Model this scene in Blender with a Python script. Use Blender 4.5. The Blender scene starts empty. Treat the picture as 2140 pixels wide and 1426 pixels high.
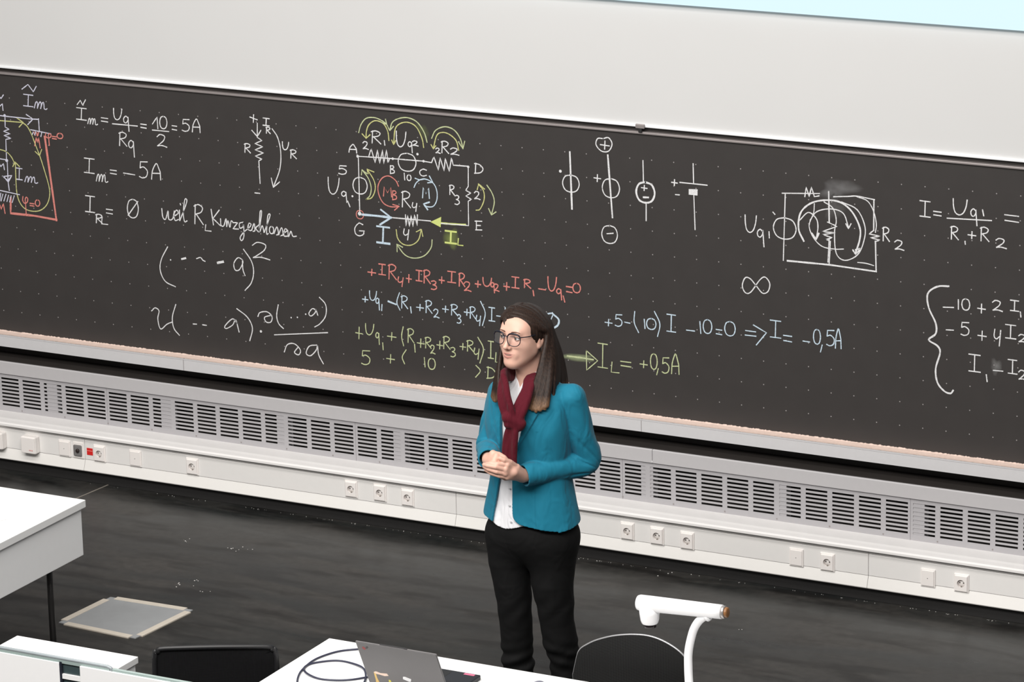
import bpy, bmesh, math, random
import numpy as np
from mathutils import Vector, Matrix

random.seed(7)
SC = bpy.context.scene
COL = SC.collection

# ------------------------------------------------------------------ camera
# pose solved from the 10.8 cm dot grid printed on the blackboard (2140 x 1426 frame)
F_PX = 7807.2
CAM = np.array([8.77997, -14.53096, 5.55252])
ROT = np.array([[0.88430799, 0.46644975, -0.02059146],
                [0.10927031, -0.24963204, -0.96215583],
                [-0.45393763, 0.84859206, -0.27172072]])
cam_data = bpy.data.cameras.new('camera')
cam = bpy.data.objects.new('camera', cam_data)
COL.objects.link(cam)
SC.camera = cam
cam_data.sensor_width = 36.0
cam_data.sensor_fit = 'HORIZONTAL'
cam_data.lens = F_PX * 36.0 / 2140.0
cam_data.clip_end = 200
_m = Matrix([[ROT[0][k], -ROT[1][k], -ROT[2][k], CAM[k]] for k in range(3)] + [[0, 0, 0, 1]])
cam.matrix_world = _m

# ------------------------------------------------------------------ world, exposure, ceiling light
SC.view_settings.view_transform = 'Standard'
SC.view_settings.look = 'None'
SC.view_settings.gamma = 1.0
SC.view_settings.use_curve_mapping = False
SC.view_settings.exposure = 0.0
world = bpy.data.worlds.new('lecture_hall_bounce')
SC.world = world
world.use_nodes = True
_bg = world.node_tree.nodes['Background']
_bg.inputs['Color'].default_value = (1.0, 0.975, 0.95, 1)
_bg.inputs['Strength'].default_value = 0.15


def area_light(name, loc, target, sx, sy, power, color=(1, 0.97, 0.93)):
    l = bpy.data.lights.new(name, 'AREA')
    l.shape = 'RECTANGLE'
    l.size = sx
    l.size_y = sy
    l.energy = power
    l.color = color
    o = bpy.data.objects.new(name, l)
    COL.objects.link(o)
    o.location = loc
    d = Vector(target) - Vector(loc)
    o.rotation_euler = d.to_track_quat('-Z', 'Y').to_euler()
    return o


# the hall's ceiling luminaires: one row over the front of the stage, one over the rising seats behind the camera's side
area_light('ceiling_lights_stage_offscreen', (1.2, -4.2, 6.0), (1.2, -4.0, 0.0), 7.0, 1.4, 270)
area_light('ceiling_lights_seats_offscreen', (2.6, -9.5, 7.4), (2.0, -3.5, 0.0), 10.0, 2.0, 1200)


# ------------------------------------------------------------------ photo pixel -> point on a known plane
def ray(x, y):
    return ROT.T @ np.array([(x - 1070.0) / F_PX, (y - 713.0) / F_PX, 1.0])


def on_y(x, y, Y):
    d = ray(x, y)
    return CAM + d * ((Y - CAM[1]) / d[1])


def on_z(x, y, Z):
    d = ray(x, y)
    return CAM + d * ((Z - CAM[2]) / d[2])


def on_x(x, y, X):
    d = ray(x, y)
    return CAM + d * ((X - CAM[0]) / d[0])


# ------------------------------------------------------------------ materials
MATS = {}


def mat(name, rgb, rough=0.6, metal=0.0, var=0.06, scale=40.0, bump=0.0, spec=0.5, coat=0.0, srgb=True, bump_scale=None, sheen=0.0):
    """Principled material whose colour and roughness wander a little with object-space noise."""
    if name in MATS:
        return MATS[name]
    m = bpy.data.materials.new(name)
    m.use_nodes = True
    nt = m.node_tree
    b = nt.nodes['Principled BSDF']
    c = [(v / 255.0) for v in rgb] if srgb else list(rgb)
    if srgb:
        c = [(v / 12.92 if v <= 0.04045 else ((v + 0.055) / 1.055) ** 2.4) for v in c]
    tc = nt.nodes.new('ShaderNodeTexCoord')
    nz = nt.nodes.new('ShaderNodeTexNoise')
    nz.inputs['Scale'].default_value = scale
    nz.inputs['Detail'].default_value = 5
    nt.links.new(tc.outputs['Object'], nz.inputs['Vector'])
    mx = nt.nodes.new('ShaderNodeMix')
    mx.data_type = 'RGBA'
    lo = [max(0, v * (1 - var)) for v in c]
    hi = [min(1, v * (1 + var)) for v in c]
    mx.inputs['A'].default_value = (*lo, 1)
    mx.inputs['B'].default_value = (*hi, 1)
    nt.links.new(nz.outputs['Fac'], mx.inputs['Factor'])
    nt.links.new(mx.outputs['Result'], b.inputs['Base Color'])
    b.inputs['Roughness'].default_value = rough
    b.inputs['Metallic'].default_value = metal
    b.inputs['Specular IOR Level'].default_value = spec
    b.inputs['Coat Weight'].default_value = coat
    b.inputs['Sheen Weight'].default_value = sheen
    if bump > 0:
        bp = nt.nodes.new('ShaderNodeBump')
        bp.inputs['Strength'].default_value = bump
        bp.inputs['Distance'].default_value = 0.002
        if bump_scale:
            n2 = nt.nodes.new('ShaderNodeTexNoise')
            n2.inputs['Scale'].default_value = bump_scale
            n2.inputs['Detail'].default_value = 3
            nt.links.new(tc.outputs['Object'], n2.inputs['Vector'])
            nt.links.new(n2.outputs['Fac'], bp.inputs['Height'])
        else:
            nt.links.new(nz.outputs['Fac'], bp.inputs['Height'])
        nt.links.new(bp.outputs['Normal'], b.inputs['Normal'])
    MATS[name] = m
    return m


# ------------------------------------------------------------------ mesh helpers
def link(name, me, material=None, parent=None, smooth=False):
    o = bpy.data.objects.new(name, me)
    COL.objects.link(o)
    if material is not None and not me.materials:
        me.materials.append(material)
    if parent is not None:
        o.parent = parent
    if smooth:
        for p in me.polygons:
            p.use_smooth = True
    return o


def from_bm(name, bm, material=None, parent=None, smooth=False):
    me = bpy.data.meshes.new(name)
    bmesh.ops.recalc_face_normals(bm, faces=bm.faces)
    bm.to_mesh(me)
    bm.free()
    return link(name, me, material, parent, smooth)


def from_data(name, vs, fs, material=None, parent=None, smooth=False):
    me = bpy.data.meshes.new(name)
    me.from_pydata([tuple(map(float, v)) for v in vs], [], fs)
    me.update()
    return link(name, me, material, parent, smooth)


def bm_box(bm, x0, x1, y0, y1, z0, z1, bev=0.0, seg=2):
    n0 = len(bm.verts)
    vs = [bm.verts.new((x, y, z)) for x in (x0, x1) for y in (y0, y1) for z in (z0, z1)]
    fs = [bm.faces.new([vs[i] for i in f]) for f in
          ((0, 1, 3, 2), (4, 6, 7, 5), (0, 4, 5, 1), (2, 3, 7, 6), (0, 2, 6, 4), (1, 5, 7, 3))]
    if bev > 0:
        es = list({e for f in fs for e in f.edges})
        bmesh.ops.bevel(bm, geom=es, offset=bev, segments=seg, affect='EDGES', profile=0.5)


def box(name, x0, x1, y0, y1, z0, z1, material, parent=None, bev=0.0, seg=2):
    bm = bmesh.new()
    bm_box(bm, x0, x1, y0, y1, z0, z1, bev, seg)
    return from_bm(name, bm, material, parent, smooth=False)


def extrude_profile(name, prof, x0, x1, material, parent=None, closed=True):
    """(y, z) polygon swept along X."""
    n = len(prof)
    vs = [(x0, y, z) for y, z in prof] + [(x1, y, z) for y, z in prof]
    fs = [(i, (i + 1) % n, n + (i + 1) % n, n + i) for i in range(n if closed else n - 1)]
    if closed:
        fs += [tuple(range(n))[::-1], tuple(range(n, 2 * n))]
    o = from_data(name, vs, fs, material, parent)
    bm = bmesh.new()
    bm.from_mesh(o.data)
    bmesh.ops.recalc_face_normals(bm, faces=bm.faces)
    bm.to_mesh(o.data)
    bm.free()
    return o


def catmull(pts, k=6, closed=False):
    pts = [np.array(p, float) for p in pts]
    if len(pts) < 3:
        return pts
    out = []
    n = len(pts)
    rng = range(n if closed else n - 1)
    for i in rng:
        p1 = pts[i]
        p2 = pts[(i + 1) % n]
        p0 = pts[i - 1] if (i > 0 or closed) else 2 * p1 - p2
        p3 = pts[(i + 2) % n] if (i + 2 < n or closed) else 2 * p2 - p1
        for j in range(k):
            t = j / k
            out.append(0.5 * ((2 * p1) + (-p0 + p2) * t + (2 * p0 - 5 * p1 + 4 * p2 - p3) * t * t + (-p0 + 3 * p1 - 3 * p2 + p3) * t ** 3))
    if not closed:
        out.append(pts[-1])
    else:
        out.append(out[0].copy())
    return out


def tube_data(pts, radii, seg=10, caps=True, closed=False):
    pts = [Vector(p) for p in pts]
    n = len(pts)
    if not hasattr(radii, '__len__'):
        radii = [radii] * n
    vs, fs = [], []
    up = Vector((0, 0, 1))
    t0 = (pts[1] - pts[0]).normalized()
    nrm = t0.orthogonal().normalized() if abs(t0.dot(up)) > 0.95 else (up - t0 * up.dot(t0)).normalized()
    prev = t0
    for i, p in enumerate(pts):
        a = pts[i - 1] if i > 0 else (pts[-2] if closed else p)
        b = pts[i + 1] if i < n - 1 else (pts[1] if closed else p)
        t = (b - a)
        t = t.normalized() if t.length > 1e-9 else prev
        q = prev.rotation_difference(t)
        nrm = (q @ nrm).normalized()
        nrm = (nrm - t * nrm.dot(t)).normalized()
        prev = t
        bn = t.cross(nrm)
        for j in range(seg):
            an = 2 * math.pi * j / seg
            vs.append(p + (nrm * math.cos(an) + bn * math.sin(an)) * radii[i])
    for i in range(n - 1):
        for j in range(seg):
            k = (j + 1) % seg
            fs.append((i * seg + j, i * seg + k, (i + 1) * seg + k, (i + 1) * seg + j))
    if caps and not closed:
        fs.append(tuple(range(seg))[::-1])
        fs.append(tuple(range((n - 1) * seg, n * seg)))
    return vs, fs


def tube(name, pts, radii, material, parent=None, seg=10, caps=True):
    vs, fs = tube_data(pts, radii, seg, caps)
    return from_data(name, vs, fs, material, parent, smooth=True)


def lathe(name, prof, centre, material, parent=None, seg=28, axis=None):
    """(r, h) profile spun round an axis through centre."""
    vs, fs = [], []
    n = len(prof)
    for r, h in prof:
        for j in range(seg):
            a = 2 * math.pi * j / seg
            vs.append(Vector((r * math.cos(a), r * math.sin(a), h)))
    for i in range(n - 1):
        for j in range(seg):
            k = (j + 1) % seg
            fs.append((i * seg + j, i * seg + k, (i + 1) * seg + k, (i + 1) * seg + j))
    fs.append(tuple(range(seg))[::-1])
    fs.append(tuple(range((n - 1) * seg, n * seg)))
    if axis is not None:
        q = Vector((0, 0, 1)).rotation_difference(Vector(axis).normalized())
        vs = [q @ v for v in vs]
    c = Vector(centre)
    return from_data(name, [v + c for v in vs], fs, material, parent, smooth=True)


def empty(name, loc=(0, 0, 0)):
    o = bpy.data.objects.new(name, None)
    o.empty_display_size = 0.1
    COL.objects.link(o)
    return o


def tag(o, label=None, cat=None, group=None, kind=None):
    if label:
        o['label'] = label
    if cat:
        o['category'] = cat
    if group:
        o['group'] = group
    if kind:
        o['kind'] = kind
    return o


def base_to(o, loc):
    """move a thing's Empty to its base without moving the parts already built in world space"""
    o.location = loc
    for ch in o.children:
        ch.matrix_parent_inverse = Matrix.Translation(-Vector(loc))
    return o
# ================================================================== the setting
M_WALL = mat('white_projection_wall', (208, 208, 208), 0.55, var=0.015, scale=3)
M_BOARD = mat('slate_board', (57, 54, 53), 0.55, var=0.10, scale=9, bump=0.05, spec=0.35)
M_FRAME = mat('anodised_frame', (150, 143, 142), 0.45, metal=0.3, var=0.05)
M_DARK = mat('black_plinth', (30, 29, 29), 0.6, var=0.1)
M_SHELF = mat('dark_shelf', (46, 42, 40), 0.6, var=0.15, scale=14)
M_TRAY = mat('grey_tray_metal', (205, 204, 206), 0.45, var=0.03)
M_GREY = mat('grey_sheet_metal', (186, 184, 186), 0.45, var=0.03)
M_GRILLE = mat('grille_sheet_metal', (172, 170, 173), 0.45, var=0.03)
M_POST = M_GRILLE
M_WHITE = mat('white_trunking', (232, 230, 228), 0.4, var=0.02)
M_PLASTIC = mat('white_socket_plastic', (240, 235, 232), 0.35, var=0.015)
M_CHALKDUST = mat('chalk_dust', (230, 206, 194), 0.9, var=0.12, scale=60)

XL, XR = -2.7, 4.6

# floor: scuffed dark linoleum with wiped streaks and chalk marks
m = bpy.data.materials.new('scuffed_linoleum')
m.use_nodes = True
nt = m.node_tree
b = nt.nodes['Principled BSDF']
tc = nt.nodes.new('ShaderNodeTexCoord')
mp = nt.nodes.new('ShaderNodeMapping')
mp.inputs['Scale'].default_value = (0.7, 2.6, 1)
nt.links.new(tc.outputs['Object'], mp.inputs['Vector'])
n1 = nt.nodes.new('ShaderNodeTexNoise')
n1.inputs['Scale'].default_value = 1.9
n1.inputs['Detail'].default_value = 6
n1.inputs['Roughness'].default_value = 0.55
n1.inputs['Distortion'].default_value = 0.6
nt.links.new(mp.outputs['Vector'], n1.inputs['Vector'])
cr = nt.nodes.new('ShaderNodeValToRGB')
cr.color_ramp.elements[0].position = 0.36
cr.color_ramp.elements[0].color = (0.013, 0.015, 0.015, 1)
cr.color_ramp.elements[1].position = 0.66
cr.color_ramp.elements[1].color = (0.043, 0.0405, 0.038, 1)
nt.links.new(n1.outputs['Fac'], cr.inputs['Fac'])
n2 = nt.nodes.new('ShaderNodeTexNoise')
n2.inputs['Scale'].default_value = 26
n2.inputs['Detail'].default_value = 6
nt.links.new(tc.outputs['Object'], n2.inputs['Vector'])
mx = nt.nodes.new('ShaderNodeMix')
mx.data_type = 'RGBA'
mx.blend_type = 'OVERLAY'
mx.inputs['Factor'].default_value = 0.55
nt.links.new(cr.outputs['Color'], mx.inputs['A'])
nt.links.new(n2.outputs['Fac'], mx.inputs['B'])
# darker worn blotches where feet and wet mops have been
n3 = nt.nodes.new('ShaderNodeTexNoise')
n3.inputs['Scale'].default_value = 3.4
n3.inputs['Detail'].default_value = 3
nt.links.new(mp.outputs['Vector'], n3.inputs['Vector'])
c3 = nt.nodes.new('ShaderNodeValToRGB')
c3.color_ramp.elements[0].position = 0.36
c3.color_ramp.elements[0].color = (0.42, 0.40, 0.39, 1)
c3.color_ramp.elements[1].position = 0.50
c3.color_ramp.elements[1].color = (1.0, 0.98, 0.96, 1)
nt.links.new(n3.outputs['Fac'], c3.inputs['Fac'])
m3 = nt.nodes.new('ShaderNodeMix')
m3.data_type = 'RGBA'
m3.blend_type = 'MULTIPLY'
m3.inputs['Factor'].default_value = 1.0
nt.links.new(mx.outputs['Result'], m3.inputs['A'])
nt.links.new(c3.outputs['Color'], m3.inputs['B'])
nt.links.new(m3.outputs['Result'], b.inputs['Base Color'])
mr = nt.nodes.new('ShaderNodeMapRange')
mr.inputs['From Min'].default_value = 0.3
mr.inputs['From Max'].default_value = 0.75
mr.inputs['To Min'].default_value = 0.26
mr.inputs['To Max'].default_value = 0.50
nt.links.new(n1.outputs['Fac'], mr.inputs['Value'])
nt.links.new(mr.outputs['Result'], b.inputs['Roughness'])
b.inputs['Specular IOR Level'].default_value = 0.45
M_FLOOR = m

floor = box('floor', XL, XR + 1.5, -6.2, 0.16, -0.06, 0.0, M_FLOOR)
tag(floor, 'scuffed dark grey linoleum floor', kind='structure')

# white wall / projection surface above the blackboard
Z_LIP = 1.962
wall = box('wall_back', XL, XR, 0.06, 0.16, 0.0, 3.4, mat('painted_wall', (205, 204, 203), 0.7, var=0.02))
tag(wall, 'white wall behind the blackboard', kind='structure')
proj = empty('projection_surface')
tag(proj, 'plain white projection surface mounted above the long blackboard', 'projection surface')
box('surface_panel', XL, XR, 0.0, 0.055, Z_LIP + 0.012, 3.3, M_WALL, proj)
box('bottom_lip', XL, XR, -0.012, 0.055, Z_LIP, Z_LIP + 0.012, mat('white_lip', (238, 240, 243), 0.35, var=0.01), proj, bev=0.003)
base_to(proj, (0.9, 0.0, Z_LIP))
c = on_y(1338, 269, -0.016)
clip = empty('metal_clip')
tag(clip, 'small grey metal clip on the lower lip of the projection surface', 'clip')
box('clip_body', c[0] - 0.022, c[0] + 0.022, -0.022, -0.012, Z_LIP - 0.004, Z_LIP + 0.016, M_FRAME, clip, bev=0.003)
box('clip_tongue', c[0] - 0.008, c[0] + 0.008, -0.020, -0.013, Z_LIP - 0.022, Z_LIP - 0.003, M_DARK, clip)
base_to(clip, (c[0], -0.014, Z_LIP))

# lit projection screen hanging in front of it
m = bpy.data.materials.new('projected_slide')
m.use_nodes = True
nt = m.node_tree
b = nt.nodes['Principled BSDF']
b.inputs['Emission Color'].default_value = (0.72, 0.93, 1.0, 1)
b.inputs['Emission Strength'].default_value = 1.0
b.inputs['Base Color'].default_value = (0.02, 0.02, 0.02, 1)
zs = on_y(1700, 31, -0.03)[2]
scr = empty('projection_screen')
tag(scr, 'lit projection screen showing a pale blue slide above the white wall', 'screen')
box('screen_cloth', 0.6, XR - 0.4, -0.034, -0.028, zs, zs + 0.8, m, scr)
box('screen_roller', 0.55, XR - 0.35, -0.10, -0.02, zs + 0.8, zs + 0.88, M_TRAY, scr, bev=0.02)
base_to(scr, (2.4, -0.03, zs))

# ---------------------------------------------------------------- blackboard
BT, BB = 1.930, 0.632           # top and bottom of the writing surface
board = empty('blackboard')
tag(board, 'long black dotted blackboard covered in chalk circuit drawings and equations', 'blackboard')
box('writing_surface', XL, XR, 0.0, 0.03, BB - 0.01, BT, M_BOARD, board)
box('top_rail', XL, XR, -0.012, 0.03, BT, BT + 0.011, M_FRAME, board, bev=0.003)
box('top_channel', XL, XR, 0.012, 0.05, BT + 0.011, Z_LIP, M_SHELF, board)
TRAY_Y = -0.085
zt = BB
zb = on_y(1000, 857, TRAY_Y)[2]
extrude_profile('chalk_tray', [(0.0, zt - 0.004), (-0.030, zt - 0.007), (-0.05, zt - 0.006), (-0.066, zt - 0.002), (TRAY_Y + 0.002, zt + 0.001), (TRAY_Y, zt - 0.003), (TRAY_Y, zb), (TRAY_Y + 0.012, zb - 0.002), (0.03, zb + 0.01), (0.03, zt - 0.004)], XL, XR, M_TRAY, board)
# chalk dust lying in the trough, with a ragged edge
vs, fs = [], []
N = 1100
for i in range(N + 1):
    x = XL + (XR - XL) * i / N
    vs += [(x, -0.0008, zt + 0.0008 + random.uniform(-0.0014, 0.0022)), (x, -0.010, zt - 0.0025), (x, -0.034 - random.uniform(0, 0.006), zt - 0.0052), (x, -0.055 - random.uniform(0, 0.004), zt - 0.0042)]
for i in range(N):
    for j in range(3):
        fs.append((i * 4 + j, i * 4 + j + 1, i * 4 + 5 + j, i * 4 + 4 + j))
o = from_data('tray_dust', vs, fs, M_CHALKDUST, board)
tag(o, 'pale pink chalk dust in the tray')
box('tray_front_edge', XL, XR, TRAY_Y - 0.0015, TRAY_Y + 0.004, zt - 0.002, zt + 0.003, M_TRAY, board)
for px in ((383, 748), (1340, 876)):
    c = on_y(px[0], px[1], TRAY_Y)
    box('tray_joint', c[0] - 0.001, c[0] + 0.001, TRAY_Y - 0.001, TRAY_Y + 0.01, zb, zt + 0.003, M_FRAME, board)

# printed grid of dots
bm = bmesh.new()
for i in range(-19, 36):
    for j in range(0, 11):
        x, z = i * 0.108, 1.8144 - j * 0.108
        r = 0.0030
        ring = [bm.verts.new((x + r * math.cos(a * math.pi / 3), -0.0008, z + r * math.sin(a * math.pi / 3))) for a in range(6)]
        bm.faces.new(ring)
o = from_bm('grid_dots', bm, mat('dot_print', (150, 146, 146), 0.8, var=0.05), board)
o['kind'] = 'stuff'
base_to(board, (0.9, 0.0, BB))

# ---------------------------------------------------------------- ventilation casing under the board
Y_BAND, Y_GR = -0.130, -0.120
zb1 = on_y(1000, 891, Y_BAND)[2]
zb2 = on_y(1000, 918, Y_BAND)[2]
zg = on_y(1000, 1000, Y_GR)[2]       # foot of the grille sheet
Y_FR = -0.290
zl = on_y(900, 1020, Y_FR)[2] + 0.018   # ledge top
Y_SL = float(on_z(700, 974, zl)[1])
casing = empty('ventilation_casing')
tag(casing, 'long grey metal ventilation casing with slotted grille below the blackboard', 'ventilation casing')
box('back_plate', XL, XR, 0.031, 0.058, zl - 0.03, zb - 0.004, M_SHELF, casing)
box('dark_shelf', XL, XR, Y_BAND + 0.012, 0.03, zb1 - 0.018, zb1 - 0.002, M_SHELF, casing)
x_seam = on_y(1363, 955, Y_BAND)[0]
for xa, xb in ((XL, x_seam - 0.0012), (x_seam + 0.0012, XR)):
    extrude_profile('front_band', [(Y_BAND, zb1 - 0.003), (Y_BAND + 0.003, zb1), (Y_BAND + 0.012, zb1), (Y_BAND + 0.012, zb2 + 0.006), (Y_GR + 0.003, zb2), (Y_BAND, zb2)], xa, xb, M_GREY, casing)
box('band_seam_rivet', x_seam - 0.004, x_seam + 0.004, Y_BAND - 0.002, Y_BAND + 0.001, zb2 + 0.002, zb2 + 0.010, M_TRAY, casing)

# slotted sheets: one mesh per sheet, real slots
P = on_y(5.3, 800, Y_GR)[0]
posts_px = (109.6, 347.6, 590, 834, 1090, 1352, 1630, 1918)
yrow = lambda x: 830 + 0.1365 * x
posts = [on_y(px, yrow(px), Y_GR)[0] for px in posts_px]
col0 = on_y(18, 832, Y_GR)[0]           # centre of the first slot column
col1 = on_y(1640 + 687 / 3.564, 1076, Y_GR)[0]
NCOL_BETWEEN = 41
edges_l = [on_y(p, q, Y_GR)[0] for p, q in ((137.4, 830), (182.8, 838), (228.5, 845), (273.3, 851), (368.7, 866), (414.9, 872), (460.6, 878), (506.9, 885))]
PITCH = (edges_l[-1] - edges_l[0]) / 8.0 * 8 / 8.0
# slot columns measured on the photo: left edges at 137.4 ... 506.9 px are 8 pitches apart (one column hides behind a post)
SLOT_W = PITCH * 0.815
z_s1 = on_y(1000, 926, Y_GR)[2]
z_s0 = on_y(1000, 988, Y_GR)[2]
NROW = 8
row_p = (z_s1 - z_s0) / (NROW - 0.45)
slot_h = row_p * 0.52
cols = []
x = edges_l[0]
while x > XL + 0.1:
    x -= PITCH
while x < XR - PITCH:
    x += PITCH
    cols.append(x)


def grille_sheet(cs, xa, xb):
    xs = [xa]
    for c in cs:
        xs += [c, c + SLOT_W]
    xs.append(xb)
    zs_ = [zg]
    for r in range(NROW):
        zz = z_s0 + r * row_p
        zs_ += [zz, zz + slot_h]
    zs_.append(zb2 + 0.012)
    bm = bmesh.new()
    grid = [[bm.verts.new((x, Y_GR, z)) for z in zs_] for x in xs]
    for i in range(len(xs) - 1):
        for j in range(len(zs_) - 1):
            if i % 2 == 1 and j % 2 == 1:
                continue
            bm.faces.new((grid[i][j], grid[i + 1][j], grid[i + 1][j + 1], grid[i][j + 1]))
    r = bmesh.ops.extrude_face_region(bm, geom=list(bm.faces))
    for v in [g for g in r['geom'] if isinstance(g, bmesh.types.BMVert)]:
        v.co.y += 0.0025
    return from_bm('grille_sheet', bm, M_GRILLE, casing)


per = 11
xprev = XL
for k in range(0, len(cols), per):
    cs = cols[k:k + per]
    xb = (cs[-1] + PITCH - (PITCH - SLOT_W) / 2) if k + per < len(cols) else XR
    grille_sheet(cs, xprev, xb - 0.0006)
    xprev = xb + 0.0006
bm = bmesh.new()
for i, c in enumerate(cols):
    if i % 2 == 0:
        cx, cz = c + SLOT_W + (PITCH - SLOT_W) / 2, zg + 0.010
        ring = [bm.verts.new((cx + 0.004 * math.cos(a * math.pi / 3), Y_GR - 0.0008, cz + 0.004 * math.sin(a * math.pi / 3))) for a in range(6)]
        bm.faces.new(ring)
o = from_bm('grille_screws', bm, M_FRAME, casing)
o['kind'] = 'stuff'
for p in posts:
    box('support_post', p - 0.030, p + 0.030, Y_GR + 0.0026, Y_GR + 0.05, zg - 0.02, zb2 + 0.01, M_POST, casing)
extrude_profile('sill', [(Y_GR - 0.001, zg), (Y_SL, zl + 0.003), (Y_SL - 0.02, zl), (Y_FR + 0.008, zl - 0.002), (Y_FR, zl - 0.008), (Y_FR, zl - 0.018), (Y_FR + 0.02, zl - 0.022), (Y_GR + 0.02, zl - 0.022), (Y_GR + 0.02, zg - 0.004), (Y_GR + 0.003, zg)], XL, XR, mat('light_sill_metal', (234, 232, 231), 0.42, var=0.02), casing)
base_to(casing, (0.9, -0.12, 0.1))

# ---------------------------------------------------------------- cable trunking with sockets
Y_TR = -0.268
z_t1 = zl - 0.0225
z_t0 = on_y(1000, 1083, Y_TR)[2]
z_b0 = on_y(1000, 1108, Y_TR - 0.012)[2]
trunk = empty('cable_trunking')
tag(trunk, 'white cable trunking running along the foot of the wall', 'cable trunking')
seams = [XL] + [on_y(px, 880 + 0.137 * px, Y_TR)[0] for px in (175, 952, 1815)] + [XR]
z_u1 = on_y(1000, 1040, Y_TR)[2]
for xa, xb in zip(seams[:-1], seams[1:]):
    box('trunking_cover', xa + 0.001, xb - 0.001, Y_TR, Y_TR + 0.03, z_t0 + 0.0015, z_u1, M_WHITE, trunk, bev=0.0015, seg=1)
    box('trunking_upper_strip', xa + 0.001, xb - 0.001, Y_TR + 0.001, Y_TR + 0.03, z_u1 + 0.002, z_t1, M_WHITE, trunk)
    extrude_profile('trunking_base', [(Y_TR + 0.002, z_t0), (Y_TR - 0.016, z_b0 + 0.004), (Y_TR - 0.014, z_b0), (Y_TR + 0.03, z_b0), (Y_TR + 0.03, z_t0)], xa + 0.001, xb - 0.001, mat('white_base_panel', (230, 228, 225), 0.4, var=0.02), trunk)
box('toe_kick', XL, XR, -0.250, -0.22, 0.001, z_b0 + 0.004, M_DARK, trunk)
base_to(trunk, (0.9, -0.26, 0.0))

M_HOLE = mat('dark_hole_and_screw', (58, 52, 52), 0.6, var=0.05)


def pierced_plate(name, cx, cz, hw, hh, y_front, y_back, r, parent, n=32):
    """square plate with a real round hole through it, outer edge chamfered"""
    ch = 0.0018
    bm = bmesh.new()
    rings = []
    for rect, y in ((0.0, y_back), (0.0, y_front + ch), (ch, y_front)):
        ring = []
        for k in range(n):
            t = 2 * math.pi * (k + 0.5) / n
            c_, s_ = math.cos(t), math.sin(t)
            f = 1.0 / max(abs(c_) / (hw - rect), abs(s_) / (hh - rect))
            ring.append([cx + c_ * f, y, cz + s_ * f])
        for sx_ in (-1, 1):
            for sz_ in (-1, 1):
                q = min(ring, key=lambda p: (p[0] - cx - sx_ * hw) ** 2 + (p[2] - cz - sz_ * hh) ** 2)
                q[0], q[2] = cx + sx_ * (hw - rect), cz + sz_ * (hh - rect)
        rings.append([bm.verts.new(p) for p in ring])
    for y in (y_front, y_back):
        rings.append([bm.verts.new((cx + r * math.cos(2 * math.pi * (k + 0.5) / n), y, cz + r * math.sin(2 * math.pi * (k + 0.5) / n))) for k in range(n)])
    for a_, b2_ in zip(rings, rings[1:] + rings[:1]):
        for k in range(n):
            j = (k + 1) % n
            bm.faces.new((a_[k], a_[j], b2_[j], b2_[k]))
    return from_bm(name, bm, M_PLASTIC, parent)



def wall_plate(px, py, kind, label, group=None):
    c = on_y(px, py, Y_TR)
    name = 'power_socket' if kind == 'socket' else 'blank_cover_plate'
    t = empty(name)
    tag(t, label, 'socket' if kind == 'socket' else 'cover plate', group)
    w = 0.0335
    h = 0.041
    y = Y_TR - 0.0105
    if kind == 'socket':
        r = 0.0175
        pierced_plate('back_frame', c[0], c[2], w, h, Y_TR - 0.006, Y_TR, r + 0.0008, t)
        pierced_plate('face_plate', c[0], c[2], w - 0.005, h - 0.006, Y_TR - 0.0125, Y_TR - 0.0055, r, t)
        # the sunken cup: its floor lies against the trunking, shaded by its own rim
        yf = Y_TR - 0.0012
        lathe('cup_floor', [(r + 0.0004, 0), (r + 0.0004, 0.0012)], (c[0], Y_TR, c[2]), M_PLASTIC, t, axis=(0, -1, 0))
        for s in (-1, 1):
            lathe('painted_pin_hole', [(0.003, 0), (0.003, 0.0006)], (c[0] + s * 0.0085, yf, c[2] + 0.001), M_HOLE, t, seg=12, axis=(0, -1, 0))  # flat dark disc; its colour stands for the shade inside a pin hole
            box('earth_clip', c[0] - 0.002, c[0] + 0.002, yf - 0.007, yf, c[2] + s * 0.0155 - 0.0015, c[2] + s * 0.0155 + 0.0015, mat('earth_clip_metal', (150, 146, 140), 0.35, metal=0.8), t)
    else:
        box('back_frame', c[0] - w, c[0] + w, Y_TR - 0.006, Y_TR, c[2] - h, c[2] + h, M_PLASTIC, t, bev=0.002)
        box('face_plate', c[0] - w + 0.005, c[0] + w - 0.005, Y_TR - 0.010, Y_TR - 0.0055, c[2] - h + 0.006, c[2] + h - 0.006, M_PLASTIC, t, bev=0.002)
        lathe('centre_screw', [(0.0018, 0), (0.0018, 0.0008)], (c[0], y + 0.0006, c[2]), M_HOLE, t, seg=10, axis=(0, -1, 0))
    base_to(t, (c[0], Y_TR, c[2] - h))
    return t


trioA = 'three sockets under the scarf side of the woman'
for (px, py), lb in zip(((735, 1022), (795, 1030), (853, 1040)), ('outer socket of the trio in front of the woman, nearest the lone socket', 'middle socket of the trio on the side the woman faces', 'outer socket of the trio in front of the woman, nearest her')):
    wall_plate(px, py, 'socket', lb, trioA)
trioB = 'row of three sockets behind the woman'
for (px, py), lb in zip(((1312, 1110), (1374, 1120), (1437, 1130)), ('socket of the trio behind the woman that is nearest her', 'middle socket of the trio behind the woman', 'socket of the trio behind the woman, nearest the blank plates')):
    wall_plate(px, py, 'socket', lb, trioB)
wall_plate(1730, 1175, 'socket', 'white power socket paired with a blank plate, nearest to the trio behind the woman')
wall_plate(2010, 1219, 'socket', 'white power socket paired with a blank plate, farthest from the woman')
wall_plate(1665, 1165, 'blank', 'blank white cover plate in the pair nearest to the socket trio behind the woman')
wall_plate(1940, 1208, 'blank', 'blank white cover plate in the pair farthest from the woman')
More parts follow.
